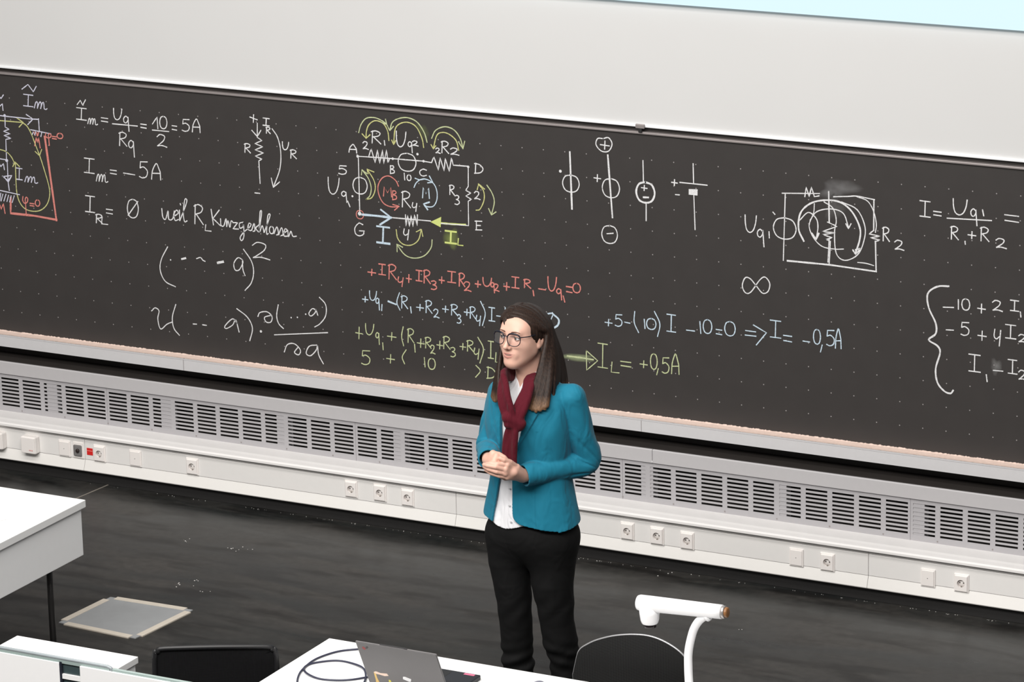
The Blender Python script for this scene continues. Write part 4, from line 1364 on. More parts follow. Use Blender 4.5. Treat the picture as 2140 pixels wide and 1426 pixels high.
tube('glass_rail', [(0.2, YP - 0.006, zt0 + 0.002), (XE - 0.02, YP - 0.006, zt0 + 0.002), (XE - 0.006, YP - 0.006, zt0 - 0.002), (XE, YP - 0.006, zt0 - 0.012)], 0.0065, mat('grey_glass_edge', (150, 158, 162), 0.25), ctr, seg=10)
box('glass_strip', 0.2, XE - 0.01, YP - 0.010, YP - 0.002, zt0 - 0.016, zt0, M_GLASS, ctr)
box('glass_strip', XE + 0.004, 2.9, YP - 0.012, YP + 0.002, zt0 - 0.013, zt0 - 0.003, M_GLASS, ctr, bev=0.001)
base_to(ctr, (1.24, YP, 0))
# ================================================================== the lecturer
# local frame: x = to the picture's right, y = away from the camera, z = up, origin on the floor
PO = np.array(on_z(1125, 1485, 0.0))
PA = math.atan2(0.46645, 0.8843)
PU = np.array([math.cos(PA), math.sin(PA), 0.0])
PW = np.array([-math.sin(PA), math.cos(PA), 0.0])


def LP(px, py, y):
    d = ray(px, py)
    t = (y - (CAM - PO) @ PW) / (d @ PW)
    P = CAM + d * t - PO
    return np.array([P @ PU, y, P[2]])


class Field:
    """signed distance grid; shapes are blended in, then skinned with surface nets"""

    def __init__(self, lo, hi, h):
        self.lo = np.array(lo, float)
        self.h = h
        self.n = np.ceil((np.array(hi) - self.lo) / h).astype(int) + 1
        self.D = np.full(self.n, 0.2, np.float32)

    def box(self, lo, hi, m):
        a = np.clip(np.floor((np.array(lo) - m - self.lo) / self.h).astype(int), 0, self.n - 1)
        b = np.clip(np.ceil((np.array(hi) + m - self.lo) / self.h).astype(int) + 1, 1, self.n)
        sl = tuple(slice(i, j) for i, j in zip(a, b))
        ax = [(self.lo[k] + self.h * np.arange(a[k], b[k])).astype(np.float32) for k in range(3)]
        return sl, ax[0][:, None, None], ax[1][None, :, None], ax[2][None, None, :]

    def put(self, d, sl, k):
        A = self.D[sl]
        if k <= 0:
            self.D[sl] = np.minimum(A, d)
            return
        hh = np.clip(0.5 + 0.5 * (A - d) / k, 0, 1)
        self.D[sl] = A * (1 - hh) + d * hh - k * hh * (1 - hh)

    def carve(self, d, sl, k):
        A = self.D[sl]
        if k <= 0:
            self.D[sl] = np.maximum(A, -d)
            return
        hh = np.clip(0.5 - 0.5 * (A + d) / k, 0, 1)
        self.D[sl] = A * (1 - hh) - d * hh + k * hh * (1 - hh)

    def cone_d(self, p, q, r1, r2, X, Y, Z):
        p, q = np.array(p, float), np.array(q, float)
        v = q - p
        L2 = max(float(v @ v), 1e-9)
        t = np.clip(((X - p[0]) * v[0] + (Y - p[1]) * v[1] + (Z - p[2]) * v[2]) / L2, 0, 1)
        return np.sqrt((X - p[0] - t * v[0]) ** 2 + (Y - p[1] - t * v[1]) ** 2 + (Z - p[2] - t * v[2]) ** 2) - (r1 + (r2 - r1) * t)

    def cone(self, p, q, r1, r2, k=0.01, cut=False):
        r = max(r1, r2)
        sl, X, Y, Z = self.box(np.minimum(p, q) - r, np.maximum(p, q) + r, k + 2 * self.h)
        d = self.cone_d(p, q, r1, r2, X, Y, Z)
        (self.carve if cut else self.put)(d, sl, k)

    def chain_d(self, pts, radii, m):
        P = np.array(pts)
        rm = max(radii)
        sl, X, Y, Z = self.box(P.min(0) - rm, P.max(0) + rm, m)
        T = np.full([s.stop - s.start for s in sl], 0.2, np.float32)
        off = np.array([s.start for s in sl])
        for i in range(len(pts) - 1):
            r = max(radii[i], radii[i + 1])
            s2, X, Y, Z = self.box(np.minimum(P[i], P[i + 1]) - r, np.maximum(P[i], P[i + 1]) + r, m)
            loc = tuple(slice(a.start - o, a.stop - o) for a, o in zip(s2, off))
            T[loc] = np.minimum(T[loc], self.cone_d(P[i], P[i + 1], radii[i], radii[i + 1], X, Y, Z))
        return T, sl

    def chain(self, pts, radii, k=0.01):
        T, sl = self.chain_d(pts, radii, k + 2 * self.h)
        self.put(T, sl, k)

    def ell(self, c, axes, rad, k=0.01, cut=False):
        c = np.array(c, float)
        m = max(rad)
        sl, X, Y, Z = self.box(c - m, c + m, k + 2 * self.h)
        k0 = 0
        k1 = 0
        for a, r in zip(axes, rad):
            e = (X - c[0]) * a[0] + (Y - c[1]) * a[1] + (Z - c[2]) * a[2]
            k0 = k0 + (e / r) ** 2
            k1 = k1 + (e / (r * r)) ** 2
        k0 = np.sqrt(k0)
        k1 = np.sqrt(k1) + 1e-6
        (self.carve if cut else self.put)((k0 * (k0 - 1) / k1).astype(np.float32), sl, k)

    def mesh(self):
        D = self.D
        h = self.h
        s = D < 0
        nx, ny, nz = D.shape
        cnt = np.zeros((nx - 1, ny - 1, nz - 1), np.int8)
        for i in (0, 1):
            for j in (0, 1):
                for k in (0, 1):
                    cnt += s[i:nx - 1 + i, j:ny - 1 + j, k:nz - 1 + k]
        act = (cnt > 0) & (cnt < 8)
        I = np.argwhere(act)
        idx = np.full(act.shape, -1, np.int32)
        idx[act] = np.arange(len(I))
        acc = np.zeros((len(I), 3))
        w = np.zeros(len(I))
        corners = [(i, j, k) for i in (0, 1) for j in (0, 1) for k in (0, 1)]
        for a in corners:
            for ax in range(3):
                if a[ax] == 1:
                    continue
                b = list(a)
                b[ax] = 1
                d0 = D[I[:, 0] + a[0], I[:, 1] + a[1], I[:, 2] + a[2]]
                d1 = D[I[:, 0] + b[0], I[:, 1] + b[1], I[:, 2] + b[2]]
                m = (d0 < 0) != (d1 < 0)
                t = np.where(m, d0 / np.where(m, d0 - d1, 1), 0)
                p = np.array(a, float)[None, :].repeat(len(I), 0)
                p[:, ax] += t
                acc[m] += p[m]
                w[m] += 1
        V = (I + acc / w[:, None]) * h + self.lo
        F = []
        for ax in range(3):
            sa = [slice(None)] * 3
            sb = [slice(None)] * 3
            sa[ax] = slice(0, -1)
            sb[ax] = slice(1, None)
            A, Bm = s[tuple(sa)], s[tuple(sb)]
            E = np.argwhere(A != Bm)
            u, v = (ax + 1) % 3, (ax + 2) % 3
            ok = (E[:, u] > 0) & (E[:, v] > 0) & (E[:, u] < D.shape[u] - 1) & (E[:, v] < D.shape[v] - 1)
            E = E[ok]
            ins = A[E[:, 0], E[:, 1], E[:, 2]]
            q = []
            for du, dv in ((1, 1), (0, 1), (0, 0), (1, 0)):
                e = E.copy()
                e[:, u] -= du
                e[:, v] -= dv
                q.append(idx[e[:, 0], e[:, 1], e[:, 2]])
            q = np.stack(q, 1)
            q[~ins] = q[~ins][:, ::-1]
            F.append(q)
        return V, np.concatenate(F)


def relax(V, F, n=2, lam=0.5):
    """light Laplacian smoothing of a quad mesh"""
    E = np.concatenate([F[:, [0, 1]], F[:, [1, 2]], F[:, [2, 3]], F[:, [3, 0]]])
    for _ in range(n):
        acc = np.zeros_like(V)
        c = np.zeros(len(V))
        for a, b in ((0, 1), (1, 0)):
            np.add.at(acc, E[:, a], V[E[:, b]])
            np.add.at(c, E[:, a], 1)
        V = V + lam * (acc / np.maximum(c, 1)[:, None] - V)
    return V


def biggest(V, F, tiny=200):
    return V, F


def field_obj(name, fld, material, parent, smooth_n=2, keep=None):
    V, F = fld.mesh()
    if smooth_n:
        V = relax(V, F, smooth_n)
    me = bpy.data.meshes.new(name)
    me.vertices.add(len(V))
    me.vertices.foreach_set('co', V.astype(np.float32).ravel())
    me.loops.add(len(F) * 4)
    me.loops.foreach_set('vertex_index', F.astype(np.int32).ravel())
    me.polygons.add(len(F))
    me.polygons.foreach_set('loop_start', np.arange(0, len(F) * 4, 4, dtype=np.int32))
    me.polygons.foreach_set('loop_total', np.full(len(F), 4, np.int32))
    me.polygons.foreach_set('use_smooth', np.ones(len(F), bool))
    me.update(calc_edges=True)
    me.validate()
    o = bpy.data.objects.new(name, me)
    COL.objects.link(o)
    me.materials.append(material)
    o.parent = parent
    return o, V, F


woman = empty('person')
tag(woman, 'standing lecturer in teal blazer, maroon scarf, glasses and black trousers, hands clasped', 'person')
woman.location = PO
woman.rotation_euler = (0, 0, PA)

# ---------------------------------------------------------------- frames
TH = math.radians(35)
lT = np.array([math.cos(TH), -math.sin(TH), 0])      # to her left
fT = np.array([-math.sin(TH), -math.cos(TH), 0])     # the way she faces
zU = np.array([0, 0, 1.0])
TC = LP(1112, 985, 0.0)
TC = np.array([TC[0], 0.0, 0.0])                     # torso axis


def T3(a, b, z):
    return TC + a * lT + b * fT + z * zU


HH = math.radians(37)
HS = 1.06
lH = np.array([math.cos(HH), -math.sin(HH), 0])
fH = np.array([-math.sin(HH), -math.cos(HH), 0])
tl = math.radians(3)                                 # chin a little raised
fH = fH * math.cos(tl) + zU * math.sin(tl)
uH = np.cross(fH, -lH) if np.cross(fH, -lH)[2] > 0 else np.cross(-lH, fH)
eye_mid = LP(1065, 704.5, -0.02 - 0.085 * HS * math.cos(HH))
H0 = eye_mid - HS * (0.085 * fH + 0.112 * uH)


def H3(a, b, z):
    return H0 + HS * (a * lH + b * fH + z * uH)


HAX = (lH, fH, uH)

# ---------------------------------------------------------------- joints
sh_L, el_L, wr_L = LP(1196, 832, -0.085), LP(1224, 962, -0.045), LP(1093, 995, -0.175)
sh_R, el_R, wr_R = LP(1046, 822, 0.085), LP(1021, 930, 0.045), LP(1021, 961, -0.165)
neck = T3(0.0, -0.01, LP(1095, 800, 0)[2])
z_hem = LP(1110, 1092, -0.06)[2]
z_wst = LP(1110, 990, 0)[2]
z_hip = LP(1110, 1110, 0)[2]
z_crotch = LP(1093, 1152, -0.05)[2]
kneeR = LP(1072, 1265, 0.02)
kneeL = LP(1160, 1275, -0.05)
ankR = LP(1084, 1425, 0.05)
ankL = LP(1180, 1428, -0.02)
hipR, hipL = LP(1062, 1130, 0.05), LP(1158, 1132, -0.05)

# ---------------------------------------------------------------- body: one continuous skin
SKIN = mat('skin', (216, 172, 154), 0.48, var=0.05, scale=60, spec=0.4)
SKIN.node_tree.nodes['Principled BSDF'].inputs['Subsurface Weight'].default_value = 0.12
SKIN.node_tree.nodes['Principled BSDF'].inputs['Subsurface Radius'].default_value = (0.012, 0.005, 0.003)
bf = Field((-0.36, -0.36, -0.01), (0.36, 0.26, 1.78), 0.0026)
# head
bf.ell(H3(0, -0.018, 0.124), HAX, [HS * v for v in (0.0725, 0.092, 0.080)], 0.01)
bf.ell(H3(0, 0.030, 0.082), HAX, [HS * v for v in (0.0565, 0.060, 0.087)], 0.03)
bf.ell(H3(0, 0.052, 0.140), HAX, [HS * v for v in (0.055, 0.032, 0.040)], 0.03)
for s in (-1, 1):
    bf.ell(H3(s * 0.037, 0.048, 0.080), HAX, [HS * v for v in (0.024, 0.026, 0.027)], 0.035)
    bf.cone(H3(s * 0.043, 0.008, 0.050), H3(s * 0.013, 0.068, 0.012), 0.017 * HS, 0.013 * HS, 0.045)
bf.ell(H3(0, 0.074, 0.014), HAX, [HS * v for v in (0.020, 0.016, 0.015)], 0.02)
bf.cone(H3(-0.034, 0.079, 0.130), H3(0.034, 0.079, 0.130), 0.010 * HS, 0.010 * HS, 0.018)
for s in (-1, 1):
    bf.ell(H3(s * 0.0315, 0.101, 0.111), HAX, [HS * v for v in (0.020, 0.016, 0.0125)], 0.014, cut=True)
bf.cone(H3(0, 0.087, 0.116), H3(0, 0.1085, 0.079), 0.0070 * HS, 0.0082 * HS, 0.014)
bf.ell(H3(0, 0.1105, 0.0765), HAX, [HS * v for v in (0.0088, 0.0085, 0.0080)], 0.007)
for s in (-1, 1):
    bf.ell(H3(s * 0.0105, 0.0975, 0.0728), HAX, [HS * v for v in (0.0062, 0.0092, 0.0065)], 0.007)
    bf.ell(H3(s * 0.0055, 0.104, 0.0672), HAX, [HS * v for v in (0.0030, 0.0045, 0.0022)], 0.003, cut=True)
# mouth, slightly open
bf.ell(H3(0, 0.080, 0.046), HAX, [HS * v for v in (0.031, 0.015, 0.021)], 0.015)
bf.ell(H3(0, 0.0990, 0.0446), HAX, [HS * v for v in (0.0215, 0.012, 0.0040)], 0.002, cut=True)
lipU = [H3(-0.0260, 0.0878, 0.0500), H3(-0.012, 0.0952, 0.0496), H3(-0.004, 0.0975, 0.0502), H3(0, 0.0972, 0.0494), H3(0.004, 0.0975, 0.0502), H3(0.012, 0.0952, 0.0496), H3(0.0260, 0.0878, 0.0500)]
lipD = [H3(-0.0255, 0.0876, 0.0496), H3(-0.013, 0.0938, 0.0400), H3(0, 0.0962, 0.0368), H3(0.013, 0.0938, 0.0400), H3(0.0255, 0.0876, 0.0496)]
rU, rD = [0.0014, 0.0024, 0.0027, 0.0025, 0.0027, 0.0024, 0.0014], [0.0014, 0.0032, 0.0038, 0.0032, 0.0014]
bf.chain(lipU, rU, 0.003)
bf.chain(lipD, rD, 0.004)
# ears
for s in (-1, 1):
    bf.ell(H3(s * 0.0715, -0.012, 0.096), HAX, [HS * v for v in (0.008, 0.018, 0.031)], 0.006)
    bf.ell(H3(s * 0.081, -0.008, 0.100), HAX, [HS * v for v in (0.006, 0.010, 0.019)], 0.004, cut=True)
    bf.ell(H3(s * 0.069, -0.004, 0.071), HAX, [HS * v for v in (0.006, 0.009, 0.010)], 0.005)
# neck, shoulders, trunk
bf.cone(H3(0, -0.022, 0.065), neck + 0.01 * zU, 0.052, 0.056, 0.02)
bf.cone(H3(0, 0.012, 0.020), neck + 0.035 * fT + 0.012 * zU, 0.026, 0.03, 0.03)
bf.cone(sh_R - 0.01 * zU, sh_L - 0.01 * zU, 0.046, 0.046, 0.04)
zc = 0.5 * (sh_R[2] + sh_L[2])
for z0, z1, ra, rb in ((zc - 0.03, z_wst, 0.10, 0.088), (z_wst, z_hip + 0.02, 0.088, 0.095)):
    for s in (-1, 1):
        bf.cone(T3(s * 0.055, 0.0, z0), T3(s * 0.055, 0.0, z1), ra * 0.9, rb * 0.9, 0.05)
for hp, kn, an in ((hipR, kneeR, ankR), (hipL, kneeL, ankL)):
    bf.chain([hp, kn, an + np.array([0, 0, 0.0])], [0.066, 0.046, 0.034], 0.02)
    ft = np.array([an[0], an[1], 0.045])
    bf.chain([an, ft, ft + 0.13 * fT - 0.018 * zU, ft + 0.17 * fT - 0.024 * zU], [0.036, 0.034, 0.024, 0.016], 0.02)
for sh, el, wr in ((sh_R, el_R, wr_R), (sh_L, el_L, wr_L)):
    bf.chain([sh, el, wr], [0.042, 0.036, 0.025], 0.02)


# hands --------------------------------------------------------------
def finger(pts, r0):
    rr = [r0, r0 * 0.97, r0 * 0.90, r0 * 0.78]
    bf.chain(pts, rr[:len(pts)], 0.0022)


# her left hand: back towards us, fingers folded round the other hand
kL = [LP(1060, 972, -0.250), LP(1056, 981.5, -0.256), LP(1056, 990, -0.254), LP(1060, 998, -0.245)]
for kk, rr in zip(kL, (0.0125, 0.0130, 0.0125, 0.0115)):
    bf.cone(wr_L + (kk - wr_L) * 0.10, kk, 0.0185, rr, 0.010)
bf.cone(wr_L, LP(1074, 987, -0.235), 0.023, 0.019, 0.012)
finger([kL[0], LP(1040, 970.5, -0.262), LP(1025, 969.5, -0.250), LP(1017, 970, -0.236)], 0.0098)
finger([kL[1], LP(1036, 976.5, -0.268), LP(1019, 973.5, -0.258), LP(1011.5, 971.5, -0.240)], 0.0101)
finger([kL[2], LP(1038, 986.5, -0.265), LP(1021, 981, -0.257), LP(1012, 976, -0.240)], 0.0098)
finger([kL[3], LP(1043, 995, -0.255), LP(1027, 990, -0.250), LP(1015, 983, -0.238)], 0.0088)
# thumb lies along the top
th0 = LP(1080, 977, -0.215)
bf.cone(wr_L + (th0 - wr_L) * 0.2, th0, 0.019, 0.0145, 0.012)
finger([th0, LP(1066, 966.5, -0.238), LP(1053, 962, -0.252), LP(1046, 958.5, -0.252)], 0.0118)
# her right hand: below and behind, knuckles showing at the sleeve
kR = [LP(1038, 953, -0.228), LP(1034, 962, -0.238), LP(1031, 971, -0.238), LP(1028, 979, -0.230)]
for kk, rr in zip(kR, (0.0125, 0.0130, 0.0125, 0.0115)):
    bf.cone(wr_R + (kk - wr_R) * 0.05, kk, 0.0195, rr, 0.010)
finger([kR[0], LP(1050, 965, -0.240), LP(1060, 973, -0.232), LP(1068, 976, -0.215)], 0.0098)
finger([kR[1], LP(1048, 974, -0.243), LP(1060, 982, -0.236), LP(1068, 985, -0.218)], 0.0101)
finger([kR[2], LP(1046, 985, -0.243), LP(1060, 993, -0.236), LP(1068, 994, -0.220)], 0.0098)
finger([kR[3], LP(1044, 995, -0.236), LP(1056, 1001, -0.232), LP(1066, 1001, -0.220)], 0.0088)
th1 = LP(1030, 948, -0.200)
bf.cone(wr_R, th1, 0.018, 0.0140, 0.010)
finger([th1, LP(1043, 950.5, -0.222), LP(1054, 957, -0.228), LP(1060, 963, -0.226)], 0.0112)

body, V, F = field_obj('body', bf, SKIN, woman, 1)


def dist_chain(P, pts, rr):
    d = np.full(len(P), 9.0)
    for i in range(len(pts) - 1):
        v = pts[i + 1] - pts[i]
        t = np.clip((P - pts[i]) @ v / (v @ v), 0, 1)
        d = np.minimum(d, np.linalg.norm(P - pts[i] - t[:, None] * v, axis=1) - (rr[i] + (rr[i + 1] - rr[i]) * t))
    return d


ld = np.minimum(dist_chain(V, lipU, rU), dist_chain(V, lipD, rD))
lipv = np.clip(1.0 - (ld + 0.0002) / 0.0022, 0, 1)
at = body.data.attributes.new('lip', 'FLOAT', 'POINT')
at.data.foreach_set('value', lipv.astype(np.float32))
nt = SKIN.node_tree
_b = nt.nodes['Principled BSDF']
_src = _b.inputs['Base Color'].links[0].from_socket
_mx = nt.nodes.new('ShaderNodeMix')
_mx.data_type = 'RGBA'
_at = nt.nodes.new('ShaderNodeAttribute')
_at.attribute_name = 'lip'
nt.links.new(_src, _mx.inputs['A'])
_mx.inputs['B'].default_value = (0.46, 0.20, 0.17, 1)
nt.links.new(_at.outputs['Fac'], _mx.inputs['Factor'])
nt.links.new(_mx.outputs['Result'], _b.inputs['Base Color'])
del bf

# teeth, eyes, brows
M_TOOTH = mat('teeth', (236, 230, 222), 0.3, var=0.01)
M_EYE = mat('eye_white', (228, 224, 222), 0.2, var=0.01)
M_IRIS = mat('iris_grey', (62, 54, 44), 0.2)
M_BROW = mat('brow_hair', (84, 58, 46), 0.8)
M_PUPIL = mat('pupil', (10, 9, 9), 0.1)


def arc_tube(name, pts, r, material, parent, seg=8, flat=None):
    return tube(name, catmull([np.array(p) for p in pts], 6), r, material, parent, seg=seg)


tube('teeth', catmull([H3(-0.018, 0.0870, 0.0472), H3(-0.009, 0.0918, 0.0468), H3(0, 0.0935, 0.0467), H3(0.009, 0.0918, 0.0468), H3(0.018, 0.0870, 0.0472)], 4), 0.0030, M_TOOTH, woman, seg=8)
for s in (-1, 1):
    c = Vector(H3(s * 0.0315, 0.0775, 0.1105))
    look = Vector(fH * 0.97 - 0.22 * lH).normalized()
    eb = lathe('eyeball', [(0.0002, -0.0128)] + [(0.0128 * math.sin(a * math.pi / 12), -0.0128 * math.cos(a * math.pi / 12)) for a in range(1, 12)] + [(0.0002, 0.0128)], c, M_EYE, woman, seg=20, axis=look)
    ir = lathe('iris', [(0.0064, 0.0110), (0.0060, 0.0120), (0.003, 0.0130), (0.0003, 0.0131)], c, M_IRIS, eb, seg=18, axis=look)
    lathe('pupil', [(0.0026, 0.0125), (0.0024, 0.0133), (0.0003, 0.0134)], c, M_PUPIL, eb, seg=14, axis=look)
    # eyelids: skin caps over the upper and lower eyeball
    vs, fs = [], []
    nu, nv = 14, 5
    for part, (e0, e1) in (('u', (24, 80)), ('d', (-24, -75))):
        n0 = len(vs)
        for j in range(nv + 1):
            el = math.radians(e0 + (e1 - e0) * j / nv)
            for i in range(nu + 1):
                azm = math.radians(-78 + 156 * i / nu)
                droop = 1 - 0.55 * (abs(i - nu / 2) / (nu / 2)) ** 2
                e2 = el if j else math.radians(e0) * droop
                r = 0.0139
                p = c + Vector(lH) * (r * math.cos(e2) * math.sin(azm)) + Vector(fH) * (r * math.cos(e2) * math.cos(azm)) + Vector(uH) * (r * math.sin(e2))
                vs.append(p)
        for j in range(nv):
            for i in range(nu):
                fs.append((n0 + j * (nu + 1) + i, n0 + j * (nu + 1) + i + 1, n0 + (j + 1) * (nu + 1) + i + 1, n0 + (j + 1) * (nu + 1) + i))
    from_data('eyelid', vs, fs, SKIN, woman, smooth=True)
    lash = [c + Vector(lH) * (0.0142 * math.sin(t)) + Vector(fH) * (0.0142 * math.cos(t)) + Vector(uH) * (0.0056 - 0.0046 * (t / 1.2) ** 2) for t in [x * 0.2 for x in range(-6, 7)]]
    tube('eyelashes', lash, 0.0012, M_PUPIL, woman, seg=6)
    br = [H3(s * 0.014, 0.0925, 0.1318), H3(s * 0.024, 0.0928, 0.1345), H3(s * 0.036, 0.0892, 0.1350), H3(s * 0.0465, 0.0835, 0.1318)]
    tube('eyebrow', catmull(br, 5), [0.0027 - 0.0015 * (i / 15) for i in range(16)], M_BROW, woman, seg=8)

# ---------------------------------------------------------------- glasses
M_SPEC = mat('glasses_black', (18, 20, 34), 0.25)
gl = bpy.data.materials.new('clear_lens')
gl.use_nodes = True
b = gl.node_tree.nodes['Principled BSDF']
b.inputs['Base Color'].default_value = (0.97, 0.97, 1.0, 1)
b.inputs['Roughness'].default_value = 0.02
b.inputs['Alpha'].default_value = 0.04
gb = None
GZ, GB = 0.1085, 0.1090
rims = {}
for s in (-1, 1):
    loop = []
    for k in range(32):
        a = 2 * math.pi * k / 32
        ca, sa = math.cos(a), math.sin(a)
        p = 2.7
        rx = 0.0265 * math.copysign(abs(ca) ** (2 / p), ca)
        rz = 0.0235 * math.copysign(abs(sa) ** (2 / p), sa)
        if sa < 0:
            rx *= 1 - 0.14 * abs(sa)
        aa = s * 0.0335 + rx
        loop.append(H3(aa, GB - 0.010 * (abs(aa) / 0.06) ** 2, GZ + rz))
    rims[s] = loop
    vs, fs = tube_data(loop + [loop[0]], [0.0017 + 0.0019 * max(0, math.sin(2 * math.pi * (k % 32) / 32)) for k in range(33)], 8, closed=True)
    o = from_data('glasses_rim', vs, fs, M_SPEC, woman, smooth=True)
    n = len(loop)
    lens = from_data('lens', loop + [H3(s * 0.0335, GB - 0.0025, GZ)], [(k, (k + 1) % n, n) for k in range(n)], gl, o, smooth=True)
    hinge = H3(s * 0.061, GB - 0.012, GZ + 0.012)
    tube('temple_arm', catmull([hinge - 0.004 * s * lH + 0.003 * fH, hinge, H3(s * 0.0685, 0.055, GZ + 0.010), H3(s * 0.0725, 0.0, GZ + 0.010), H3(s * 0.0735, -0.025, GZ - 0.004)], 5), 0.0021, M_SPEC, o, seg=8)
tube('glasses_bridge', catmull([H3(-0.0090, GB - 0.0008, GZ + 0.010), H3(0, GB + 0.003, GZ + 0.0125), H3(0.0090, GB - 0.0008, GZ + 0.010)], 5), 0.0021, M_SPEC, woman, seg=8)
# ---------------------------------------------------------------- clothes
def cloth_mat(name, rgb, rough, weave_scale, bump, sheen=0.08, var=0.07):
    m = mat(name, rgb, rough, var=var, scale=18, bump=bump, bump_scale=weave_scale, spec=0.25, sheen=sheen)
    return m


M_TEAL = cloth_mat('teal_wool', (20, 114, 140), 0.75, 700, 0.15)
M_LINING = cloth_mat('dark_lining', (18, 30, 44), 0.6, 300, 0.1)
M_MAROON = cloth_mat('maroon_knit', (80, 11, 27), 0.9, 420, 0.35, 0.05)
M_SHIRT = cloth_mat('white_cotton', (236, 236, 240), 0.8, 500, 0.1, 0.1, 0.02)
M_TROUS = cloth_mat('black_denim', (9, 9, 10), 0.8, 600, 0.2, 0.0)
M_SHOE = mat('black_shoe_leather', (20, 19, 20), 0.3)
M_BUTTON = mat('pearl_button', (214, 214, 216), 0.3)


def wrinkle(m, scale, dist, stretch):
    """soft cloth creases as fine relief"""
    nt = m.node_tree
    b = nt.nodes['Principled BSDF']
    old = b.inputs['Normal'].links[0].from_node if b.inputs['Normal'].links else None
    tc = nt.nodes.new('ShaderNodeTexCoord')
    mp = nt.nodes.new('ShaderNodeMapping')
    mp.inputs['Scale'].default_value = stretch
    mp.inputs['Rotation'].default_value = (0.2, 0.35, 0.4)
    nt.links.new(tc.outputs['Object'], mp.inputs['Vector'])
    nz = nt.nodes.new('ShaderNodeTexNoise')
    nz.inputs['Scale'].default_value = scale
    nz.inputs['Detail'].default_value = 2
    nz.inputs['Distortion'].default_value = 0.8
    nt.links.new(mp.outputs['Vector'], nz.inputs['Vector'])
    bp = nt.nodes.new('ShaderNodeBump')
    bp.inputs['Strength'].default_value = 1.0
    bp.inputs['Distance'].default_value = dist
    nt.links.new(nz.outputs['Fac'], bp.inputs['Height'])
    if old:
        nt.links.new(bp.outputs['Normal'], old.inputs['Normal'])
    else:
        nt.links.new(bp.outputs['Normal'], b.inputs['Normal'])


wrinkle(M_TEAL, 9.0, 0.012, (1.6, 1.6, 0.8))
wrinkle(M_SHIRT, 14.0, 0.010, (1.6, 1.6, 0.6))
wrinkle(M_TROUS, 8.0, 0.009, (1.2, 1.2, 0.9))
wrinkle(M_MAROON, 18.0, 0.007, (1.8, 1.8, 0.6))


def px_z(py, y=0.0):
    return float(LP(1110, py, y)[2])


# torso profile: picture row -> half width to her side A, half depth B, forward shift
_rows = [(778, 0.060, 0.052, 0.00), (792, 0.105, 0.075, 0.0), (806, 0.150, 0.092, 0.0), (822, 0.176, 0.104, 0.004), (850, 0.186, 0.116, 0.010), (885, 0.186, 0.124, 0.014), (925, 0.180, 0.120, 0.012),
         (965, 0.174, 0.114, 0.008), (1000, 0.176, 0.116, 0.005), (1035, 0.190, 0.126, 0.004), (1070, 0.204, 0.138, 0.003), (1100, 0.213, 0.147, 0.002), (1140, 0.220, 0.150, 0.0)]
_k = [np.array([px_z(r[0]), r[1], r[2], r[3]]) for r in _rows][::-1]
_f = np.array(catmull(_k, 12))
_pz, _pA, _pB, _pc = _f[:, 0], _f[:, 1], _f[:, 2], _f[:, 3]


def torso_ab(X, Y, Z):
    a = (X - TC[0]) * lT[0] + (Y - TC[1]) * lT[1]
    b = (X - TC[0]) * fT[0] + (Y - TC[1]) * fT[1] + 0 * Z
    return a + 0 * Z, b


def torso_d(X, Y, Z, grow=0.0):
    A = np.interp(Z, _pz, _pA) + grow
    Bd = np.interp(Z, _pz, _pB) + grow
    c = np.interp(Z, _pz, _pc)
    a, b = torso_ab(X, Y, Z)
    b = b - c
    p = 2.35
    q = (np.abs(a / A) ** p + np.abs(b / Bd) ** p) ** (1 / p)
    g = np.sqrt((a / A ** 2) ** 2 + (b / Bd ** 2) ** 2) / np.maximum(np.sqrt((a / A) ** 2 + (b / Bd) ** 2), 1e-4)
    return (q - 1) / np.maximum(g, 1.0) * 1.0


def a_of(px, py):
    """her-left coordinate of a picture point lying on the front of the torso (nearest hit along the sight line)"""
    ys = np.linspace(-0.30, 0.12, 421)
    P = np.array([LP(px, py, y) for y in ys])
    dd = torso_d(P[:, 0], P[:, 1], P[:, 2])
    k = int(np.argmax(dd < 0)) if (dd < 0).any() else int(np.argmin(dd))
    p = P[k]
    return float((p - TC) @ lT), float(p[2])


def on_torso(px, py, out=0.0):
    a, z = a_of(px, py)
    A, Bd, c = np.interp(z, _pz, _pA), np.interp(z, _pz, _pB), np.interp(z, _pz, _pc)
    b = c + Bd * max(1 - min(abs(a / A), 0.98) ** 2.35, 0.02) ** (1 / 2.35)
    return T3(a, b + out, z)


def edge_curve(pix):
    pts = [np.array(a_of(*p)[::-1]) for p in pix][::-1]
    pts = sorted([tuple(p) for p in catmull(pts, 6)])
    return np.array([p[0] for p in pts]), np.array([p[1] for p in pts])


# front opening between the two blazer fronts
oR = edge_curve([(1112, 800), (1104, 850), (1090, 905), (1078, 946), (1071, 985), (1070, 1030), (1070, 1065), (1072, 1083), (1082, 1095), (1100, 1103), (1130, 1109), (1165, 1114)])   # her left front
oL = edge_curve([(1052, 800), (1048, 850), (1047, 905), (1047, 946), (1046, 985), (1042, 1010), (1035, 1050), (1029, 1085), (1027, 1100), (1026, 1112)])       # her right front
lapR = edge_curve([(1140, 812), (1136, 845), (1131, 858), (1105, 902), (1078, 947)])
lapL = edge_curve([(1040, 812), (1036, 860), (1038, 902), (1046, 950)])

